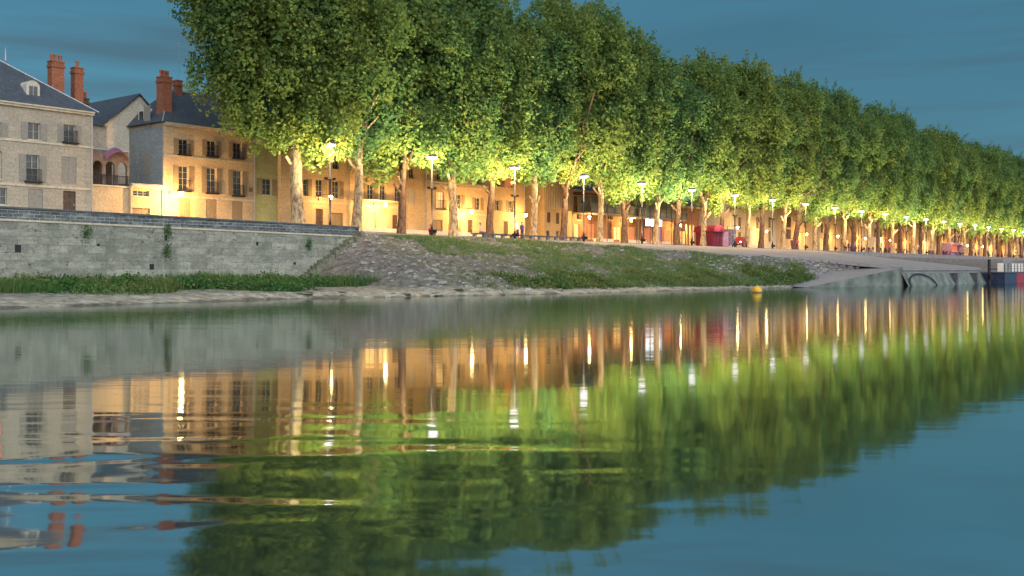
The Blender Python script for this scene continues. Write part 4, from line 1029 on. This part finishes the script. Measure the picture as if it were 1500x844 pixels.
# ------------------------------------------------------------------ pontoon, buoy
def pontoon():
    r = root('floating_pontoon', 162.5, 37.4, 0, 'floating pontoon with dark red and navy hulls and railings at the right edge', 'pontoon')
    MB().box(0, 7.2, 0, 4, -.3, 1.45).build('navy_float', M_navy, r)
    MB().box(7.3, 26, 0, 4, -.3, 1.5).build('red_float', M_redhull, r)
    MB().box(-.1, 26.1, -.1, 4.1, 1.502, 1.66).build('deck', M_coping, r)
    rb = MB()
    for k in range(14): rb.box(k*2-.04, k*2+.04, -.02, .06, 1.66, 2.85)
    for z in (2.1, 2.5, 2.85): rb.box(-.04, 26, -.04, -.005, z, z+.05)
    rb.build('railing', M_iron, r)
    mb = MB()
    for k in range(26): mb.box(.1+k*.16, .13+k*.16, .1, .12, 1.67, 3.5)
    for k in range(8): mb.box(.1, 4.2, .085, .1, 1.75+k*.24, 1.78+k*.24)
    mb.box(.0, .1, .06, .16, 1.67, 3.6); mb.box(4.2, 4.3, .06, .16, 1.67, 3.6)
    mb.build('mesh_gate', M_zinc, r)
    for x in (6.0, 10.4, 15, 20): MB().box(x, x+2.6, 1.5, 2.4, 1.665, 3.0).box(x+.1, x+1.25, 1.46, 1.498, 1.75, 2.9).box(x+1.35, x+2.5, 1.46, 1.498, 1.75, 2.9).build('white_locker', mat('white_locker_paint', (.75, .78, .8), .5, .1, 3), r)
pontoon()
r = root('mooring_pile', 160.3, 39.0, 0, 'dark mooring pile with a cross brace at the end of the concrete quay', 'mooring pile')
MB().tube([(0,0,-1),(0,0,3.5)], .22, 10).build('pile', M_iron, r); MB().box(-.6,.9,-.35,-.2,.5,1.3).box(-.1,3,-.3,-.23,2.0,2.15).build('brace', M_iron, r)
def buoy():
    Zb = 2*1500/34.0; x = (1109-750)/1500*Zb
    o = root('mooring_buoy', 0, 0, 0, 'round yellow mooring buoy floating close to the bank', 'buoy'); o.location = (x, Zb, 0)
    n = 10; pr = [(.42*math.sin(math.pi*k/n)*(1.0), .16-.42*math.cos(math.pi*k/n)) for k in range(n+1)]
    MB().lathe(pr, 0, 0, 18).build('float', M_buoy, o, True)
    MB().lathe([(.395,-.02),(.415,-.02),(.425,.10),(.40,.10)], 0, 0, 18).build('waterline_band', M_rock, o)
    MB().lathe([(.07,.56),(.07,.68),(.0,.68)], 0, 0, 8).build('mooring_eye', M_zinc, o)
buoy()
# driftwood and stones on the sand
rr = random.Random(12)
for k in range(16):
    s = rr.uniform(46, 70); D = Dwater(s)+rr.uniform(.3, 1.8); mb = MB(); n = 7; sc = rr.uniform(.15, .4)
    prof = [(sc*(1-abs(2*i/n-1)**2)**.5*rr.uniform(.8, 1.2)+.001, sc*.5*(i/n)) for i in range(n+1)]
    mb.lathe(prof, 0, 0, 7); o = mb.build('shore_stone', M_rock, smooth=False); place(o, s, D, hbank(s, D)-.05, rr.uniform(0, 3)); o.scale = (1.5, .9, 1)
    tag(o, 'small dark stone lying on the sandy shore below the cobbled slope', 'stone', 'stones on the shore')
for k, (s, D, L, a, lb) in enumerate(((52, 53.4, 3.6, .05, 'longest pale driftwood branch, lying nearest the scrub'), (56, 52.7, 3.0, -.12, 'pale driftwood branch lying along the middle of the shore'), (60, 52.2, 2.6, .1, 'short driftwood branch at the right end of the shore line'))):
    o = MB().tube([(0,0,0),(L*.4,.1,.1),(L*.75,-.05,.06),(L,.15,.16)], [.1,.08,.06,.03], 7).build('driftwood', mat('driftwood', (.34,.31,.27), .9, .3, 3)); place(o, s, D, hbank(s, D)+.05, a); tag(o, lb, 'driftwood', 'driftwood on the shore')

# ------------------------------------------------------------------ benches, kiosks, terrace, people
def stone_bench(s0, L, D, label):
    r = root('stone_bench', s0, D, gz(s0, D), label, 'bench', 'long stone benches')
    MB().box(0, L, 0, .5, .34, .48).build('seat', M_coping, r)
    mb = MB()
    for x in np.arange(.2, L-.3, 1.5): mb.box(x, x+.3, .08, .42, -.2, .338)
    mb.build('base', M_concrete, r)
stone_bench(Sx(697, 67), 6.8, 67.2, 'long dark stone bench behind the grassy slope, left one')
stone_bench(Sx(770, 67), 11.5, 67.4, 'longest dark stone bench on the promenade, left of the orange trunk')
def person_mat(name, shirt, pants, skin=(.45, .27, .19)):
    m, nt, b = node_mat(name); N, L = nt.nodes, nt.links; b.inputs['Roughness'].default_value = .85
    tc = N.new('ShaderNodeTexCoord'); sp = N.new('ShaderNodeSeparateXYZ'); L.new(tc.outputs['Object'], sp.inputs[0])
    mr = N.new('ShaderNodeMapRange'); mr.inputs[1].default_value = 0; mr.inputs[2].default_value = 1.8; L.new(sp.outputs['Z'], mr.inputs[0])
    cr = N.new('ShaderNodeValToRGB'); cr.color_ramp.interpolation = 'CONSTANT'; e = cr.color_ramp.elements
    return m, nt, b, mr, cr, e, L
def person(s, D, label, shirt, pants, sit=False, rz=0.0, stride=.0, seat=.5):
    j = {}
    def V(n, x, y, z, r): j[n] = (Vector((x, y, z)), r)
    hz = seat+.12 if sit else .95
    V('pel', 0, 0, hz, .15); V('wst', 0, .0, hz+.22, .13); V('chs', 0, .02, hz+.42, .165); V('nek', 0, .0, hz+.60, .06); V('hd0', 0, -.01, hz+.68, .085); V('hd1', 0, -.01, hz+.80, .095)
    for sd, n in ((-1, 'l'), (1, 'r')):
        V(n+'sh', sd*.18, .02, hz+.50, .07); V(n+'el', sd*.25, -.02, hz+.24, .05); V(n+'wr', sd*.20, -.22 if sit else -.08, hz+.10 if sit else hz+.0, .035); V(n+'ha', sd*.17, -.30 if sit else -.12, hz+.06 if sit else hz-.12, .035)
        V(n+'hp', sd*.09, 0, hz-.06, .11)
        if sit: V(n+'kn', sd*.12, -.45, hz-.02, .075); V(n+'an', sd*.12, -.48, .08, .045); V(n+'to', sd*.13, -.66, .04, .04)
        else: V(n+'kn', sd*.10, -sd*stride*.5-.02, .50, .075); V(n+'an', sd*.10, -sd*stride+.02, .09, .045); V(n+'to', sd*.11, -sd*stride-.15, .04, .04)
    edges = [('pel','wst'),('wst','chs'),('chs','nek'),('nek','hd0'),('hd0','hd1')]
    for n in 'lr': edges += [('chs',n+'sh'),(n+'sh',n+'el'),(n+'el',n+'wr'),(n+'wr',n+'ha'),('pel',n+'hp'),(n+'hp',n+'kn'),(n+'kn',n+'an'),(n+'an',n+'to')]
    names = list(j); me = bpy.data.meshes.new('person'); me.from_pydata([tuple(j[n][0]) for n in names], [(names.index(a), names.index(b)) for a, b in edges], [])
    o = bpy.data.objects.new('person', me); C.objects.link(o)
    sk = o.modifiers.new('skin', 'SKIN'); sub = o.modifiers.new('sub', 'SUBSURF'); sub.levels = 1; sub.render_levels = 1
    for i, n in enumerate(names):
        d = me.skin_vertices[0].data[i]; d.radius = (j[n][1], j[n][1]*.8 if n in ('chs','wst','pel') else j[n][1]); d.use_root = (n == 'pel')
    m, nt, b, mr, cr, e, L = person_mat('clothes', shirt, pants)
    e[0].position = 0; e[0].color = (.02, .02, .02, 1); e[1].position = .07/1.8; e[1].color = (*pants, 1)
    a = e.new((hz+.05)/1.8); a.color = (*shirt, 1); a = e.new((hz+.60)/1.8); a.color = (.42, .26, .19, 1)
    L.new(mr.outputs[0], cr.inputs[0]); L.new(cr.outputs[0], b.inputs['Base Color']); me.materials.append(m)
    place(o, s, D, gz(s, D), rz); tag(o, label, 'person')
    hb = MB(); n = 8; hb.lathe([(.105*math.sin(math.pi*k/n)+.001, -.115*math.cos(math.pi*k/n)) for k in range(2, n+1)], 0, 0, 12)
    h = hb.build('hair', M_door, o, True, (0, .03, hz+.82)); h.rotation_euler = (R(-25), 0, 0)
    return o
person(Sx(704, 67.4), 67.4, 'person in a pale pink top seated on the left stone bench', (.55, .36, .33), (.12, .10, .12), True, .2, seat=.46)
person(Sx(631, 67.6), 67.6, 'person in a red top sitting low at the foot of the second lamp', (.45, .03, .04), (.08, .03, .05), True, -.2, seat=.08)
person(Sx(760, 67.3), 67.5, 'person in white top by the third lamp, left of two', (.75, .72, .85), (.05, .04, .12), False, .4, .12)
person(Sx(768, 67.3), 67.6, 'person in dark purple coat by the third lamp, right of two', (.07, .04, .14), (.04, .03, .08), False, -.3, .08)
cols = [(.10, .05, .14), (.30, .05, .09), (.06, .06, .12), (.40, .20, .25), (.07, .04, .07), (.18, .10, .28)]
pl = [(1160, 70), (1168, 69.5), (1192, 70.5), (1237, 70), (1243, 69.5), (1252, 69), (1262, 70.5), (1303, 70), (1346, 69.4), (1362, 70), (1424, 69), (1433, 70), (1447, 69.5), (1462, 70)]
for k, (px, D) in enumerate(pl):
    person(Sx(px, D), D, 'small stroller in dark clothes, %s from the left among those right of the kiosk' % ordn[k], cols[k % 6], (.05, .04, .08), False, rr.uniform(-3, 3), .15)
def kiosk():
    s0 = Sx(1044, 69); r = root('promenade_kiosk', s0, 69, gz(s0, 69), 'crimson kiosk with a rounded dome roof on the promenade', 'kiosk')
    w, d, h = 3.0, 2.7, 2.1
    mb = MB(); mb.box(0, w, 0, d, -.2, h); mb.build('body', M_kiosk, r)
    pb = MB()
    for k in range(3): pb.box(.12+k*w/3, (k+1)*w/3-.12, -.06, -.004, .2, h-.25)
    pb.build('panel', mat('crimson_panel_paint', (.09, .013, .028), .5, .3, 3), r)
    pe = MB()
    for k in range(2): pe.box(-.06, -.004, .12+k*1.3, 1.22+k*1.3, .2, h-.25)
    pe.build('side_panel', MATS['crimson_panel_paint'], r)
    rb = MB(); N = 10; pr = [(-.3, h+.002), (-.3, h+.18)] + [(w/2-(w/2+.1)*math.cos(math.pi*k/N), h+.18+.8*math.sin(math.pi*k/N)) for k in range(N+1)] + [(w+.3, h+.18), (w+.3, h+.002)]
    for (xa, za), (xb, zb_) in zip(pr[:-1], pr[1:]): rb.face([(xa,-.3,za),(xb,-.3,zb_),(xb,d+.3,zb_),(xa,d+.3,za)])
    rb.face([(x,-.3,z) for x, z in pr]); rb.face([(x,d+.3,z) for x, z in pr]); rb.build('roof', M_kiosk, r)
kiosk()
s0 = Sx(1058.5, 69); r = root('storage_locker', s0, 69, gz(s0, 69), 'pale mauve upright locker right beside the crimson kiosk', 'locker')
MB().box(0, 1.9, 0, 1.2, -.2, 2.2).build('body', M_kioskpink, r); MB().box(.08, .9, -.05, -.004, .1, 2.1).box(1.0, 1.82, -.05, -.004, .1, 2.1).build('door', M_kioskpink, r)
s0 = Sx(1068, 69); r = root('shelf_cart', s0, 69, gz(s0, 69), 'stack of grey crates on a wheeled cart right of the mauve locker', 'cart')
mb = MB()
for a in range(2):
    for b in range(3): mb.box(a*1.15, a*1.15+1.08, 0, 1.2, .35+b*.78, .35+b*.78+.7)
mb.build('crate', M_shade, r); MB().box(-.05, 2.4, -.05, 1.3, .22, .33).build('bed', M_iron, r)
wb = MB()
for x in (.4, 1.9): wb.tube([(x,-.12,.1),(x,-.02,.1)], .28, 12)
wb.build('wheel', M_palep, r)
def terrace():
    tr_ = root('cafe_table', 0, 0, 0, 'x', 'table', 'round cafe tables on the promenade')
    MB().lathe([(.0,.72),(.4,.72),(.4,.76),(.0,.76)], 0, 0, 14).build('tabletop', M_chair, tr_); MB().tube([(0,0,.02),(0,0,.72)], .035, 8).lathe([(.0,.03),(.25,.0)], 0, 0, 10).build('leg', M_iron, tr_)
    ch = root('cafe_chair', 0, 0, 0, 'x', 'chair', 'cafe chairs on the promenade')
    MB().box(-.21,.21,-.21,.21,.43,.47).build('seat', M_chair, ch); MB().box(-.2,.2,.19,.22,.55,.95).build('backrest', M_chair, ch)
    for a in (-1, 1):
        MB().box(a*.18-.015,a*.18+.015,-.2,-.17,0,.428).build('leg', M_iron, ch); MB().box(a*.18-.015,a*.18+.015,.175,.205,0,.6).build('leg', M_iron, ch)
    k = 0; c = 0
    for s in list(np.arange(184, 212, 4.6)) + list(np.arange(228, 262, 5.2)) + list(np.arange(290, 330, 6.5)):
        D = 68.3 + (k % 2)*1.5; o = tr_ if k == 0 else copy_tree(tr_); place(o, s, D, gz(s, D)); o['label'] = 'dark round cafe table, %s from the left right of the crimson kiosk' % ordn[k]
        for q, a in enumerate((.3, 2.4, 4.4)):
            p = ch if c == 0 else copy_tree(ch); c += 1
            place(p, s+math.cos(a)*.75, D+math.sin(a)*.75, gz(s, D)+.01, a - math.pi/2); p['label'] = 'dark cafe chair on the %s side of the %s table from the left' % (('right', 'far', 'near')[q], ordn[k])
        k += 1
terrace()
def pink_kiosk():
    s0 = Sx(1394, 69); r = root('lit_kiosk', s0, 69, gz(s0, 69), 'small pink lit kiosk with an open red counter near the right end', 'kiosk')
    mb = MB(); w, h = 9.5, 3.0
    mb.box(0, .4, 0, 2.4, -.2, h); mb.box(w-.4, w, 0, 2.4, -.2, h); mb.box(.4, w-.4, 0, 2.4, h-.45, h); mb.box(.4, w-.4, 0, 2.4, -.2, .9); mb.build('body', M_kioskpink, r)
    MB().box(.402, w-.402, 1.2, 1.3, .9, h-.45).build('counter_back', M_litred, r); MB().box(.3, w-.3, -.35, -.004, .86, .95).build('counter', M_trim, r)
pink_kiosk()

# plants rooted in the joints of the river wall
for s, z, lb in ((42.4, 4.95, 'dark green tuft growing high in the middle of the river wall'), (42.3, 3.5, 'small dark tuft low in the middle of the river wall'), (36.2, 4.6, 'small tuft rooted below the parapet in the left half of the wall'), (55.5, 4.2, 'small tuft rooted in the right part of the wall')):
    o = root('wall_plant', s, 65.95, z, lb, 'plant', 'plants rooted in the river wall')
    q = rg.normal(size=(160, 3))*np.array([.17, .10, .30]) + np.array([0, -.12, -.12])
    c = bpy.data.objects.new('foliage', quads_mesh('foliage', leaf_cards(q, rg.uniform(.08, .16, 160), rg), M_weed)); C.objects.link(c); c.parent = o
    MB().tube([(0, .05, 0), (0, -.1, .02), (0, -.16, -.2)], [.03, .02, .01], 5).build('stem', M_bark_shade, o)

# rubble on the slope
def rubble():
    mb = MB(); q = random.Random(44)
    for _ in range(2600):
        s = q.uniform(57, 124); D = q.uniform(Dfoot(s)-1.2, Dedge(s)-.2)
        if D > 65.8 or D < Dwater(s)+.2: continue
        if s > 66 and q.random() < .45 and s < 100: continue
        z = hbank(s, D); c = W(s, D, z); a = q.uniform(.06, .20)*(1.6 if q.random() < .08 else 1)
        pts = [(c.x+q.uniform(-1.3, 1.3)*a*.5+dx*a, c.y+dy*a, c.z+dz*a*.7) for dx, dy, dz in ((-1,-.6,-.2),(.9,-.8,-.2),(1,.7,-.2),(-.8,.9,-.2),(-.5,-.3,.8),(.5,-.45,.9),(.55,.4,.75),(-.4,.5,.85))]
        b = len(mb.v); mb.v += pts
        for f in ((4,5,6,7),(0,1,5,4),(1,2,6,5),(2,3,7,6),(3,0,4,7)): mb.f.append(tuple(b+k for k in f)); mb.m.append(0)
    o = mb.build('bank_rubble', mat('grey_rubble', (.24, .24, .235), .9, .5, .9)); tag(o, 'loose grey stones strewn over the sloping bank', 'rubble', kind='stuff')
rubble()
def car():
    s0 = Sx(1076, 70); r = root('parked_car', s0, 69.2, gz(s0, 70), 'small dark red car with two round white headlights, right of the grey crates', 'car', rz=.25)
    prof = [(-2.0,.32),(2.0,.32),(2.05,.75),(1.75,.92),(.95,.98),(.45,1.42),(-1.0,1.46),(-1.75,1.0),(-2.05,.9)]
    mb = MB(); A = [(x, -.82, z) for x, z in prof]; B = [(x, .82, z) for x, z in prof]; mb.face(A); mb.face(B)
    for i in range(len(prof)): j = (i+1) % len(prof); mb.face([A[i], B[i], B[j], A[j]])
    b = mb.build('body', mat('dark_red_car_paint', (.20, .02, .025), .3, .1, 2, 0, .6), r)
    wb = MB()
    for y in (-.826, .823): wb.face([(-1.5,y,1.0),(.85,y,1.0),(.42,y,1.36),(-.98,y,1.39)])
    wb.build('side_window', M_glass, b)
    for x in (-1.3, 1.3):
        for y in (-.78, .78):
            w = MB().tube([(x,y-.1,.31),(x,y+.1,.31)], .31, 16).build('wheel', M_iron, r); MB().tube([(x,y-.112,.31),(x,y+.112,.31)], .17, 12).build('rim', M_zinc, w)
    for y in (-.6, .6): MB().tube([(-2.03,y,.72),(-2.10,y,.72)], .13, 12).build('headlight', M_litwhite, r)
    MB().box(-2.1,-2.04,-.3,.3,.42,.54).build('number_plate', M_trail_mark, r)
car()

# stone edge that carries the promenade above the bank
def promenade_edge():
    mb = MB()
    for a in np.arange(61.6, 415, 4.0):
        b = a + 4
        mb.face([W(a, 65.96, 3.3), W(b, 65.96, 3.3), W(b, 65.96, 5.19), W(a, 65.96, 5.19)])
        mb.face([W(a, 65.96, 5.19), W(b, 65.96, 5.19), W(b, 66.3, 5.19), W(a, 66.3, 5.19)])
    tag(mb.build('promenade_edge', M_pave), kind='structure')
promenade_edge()
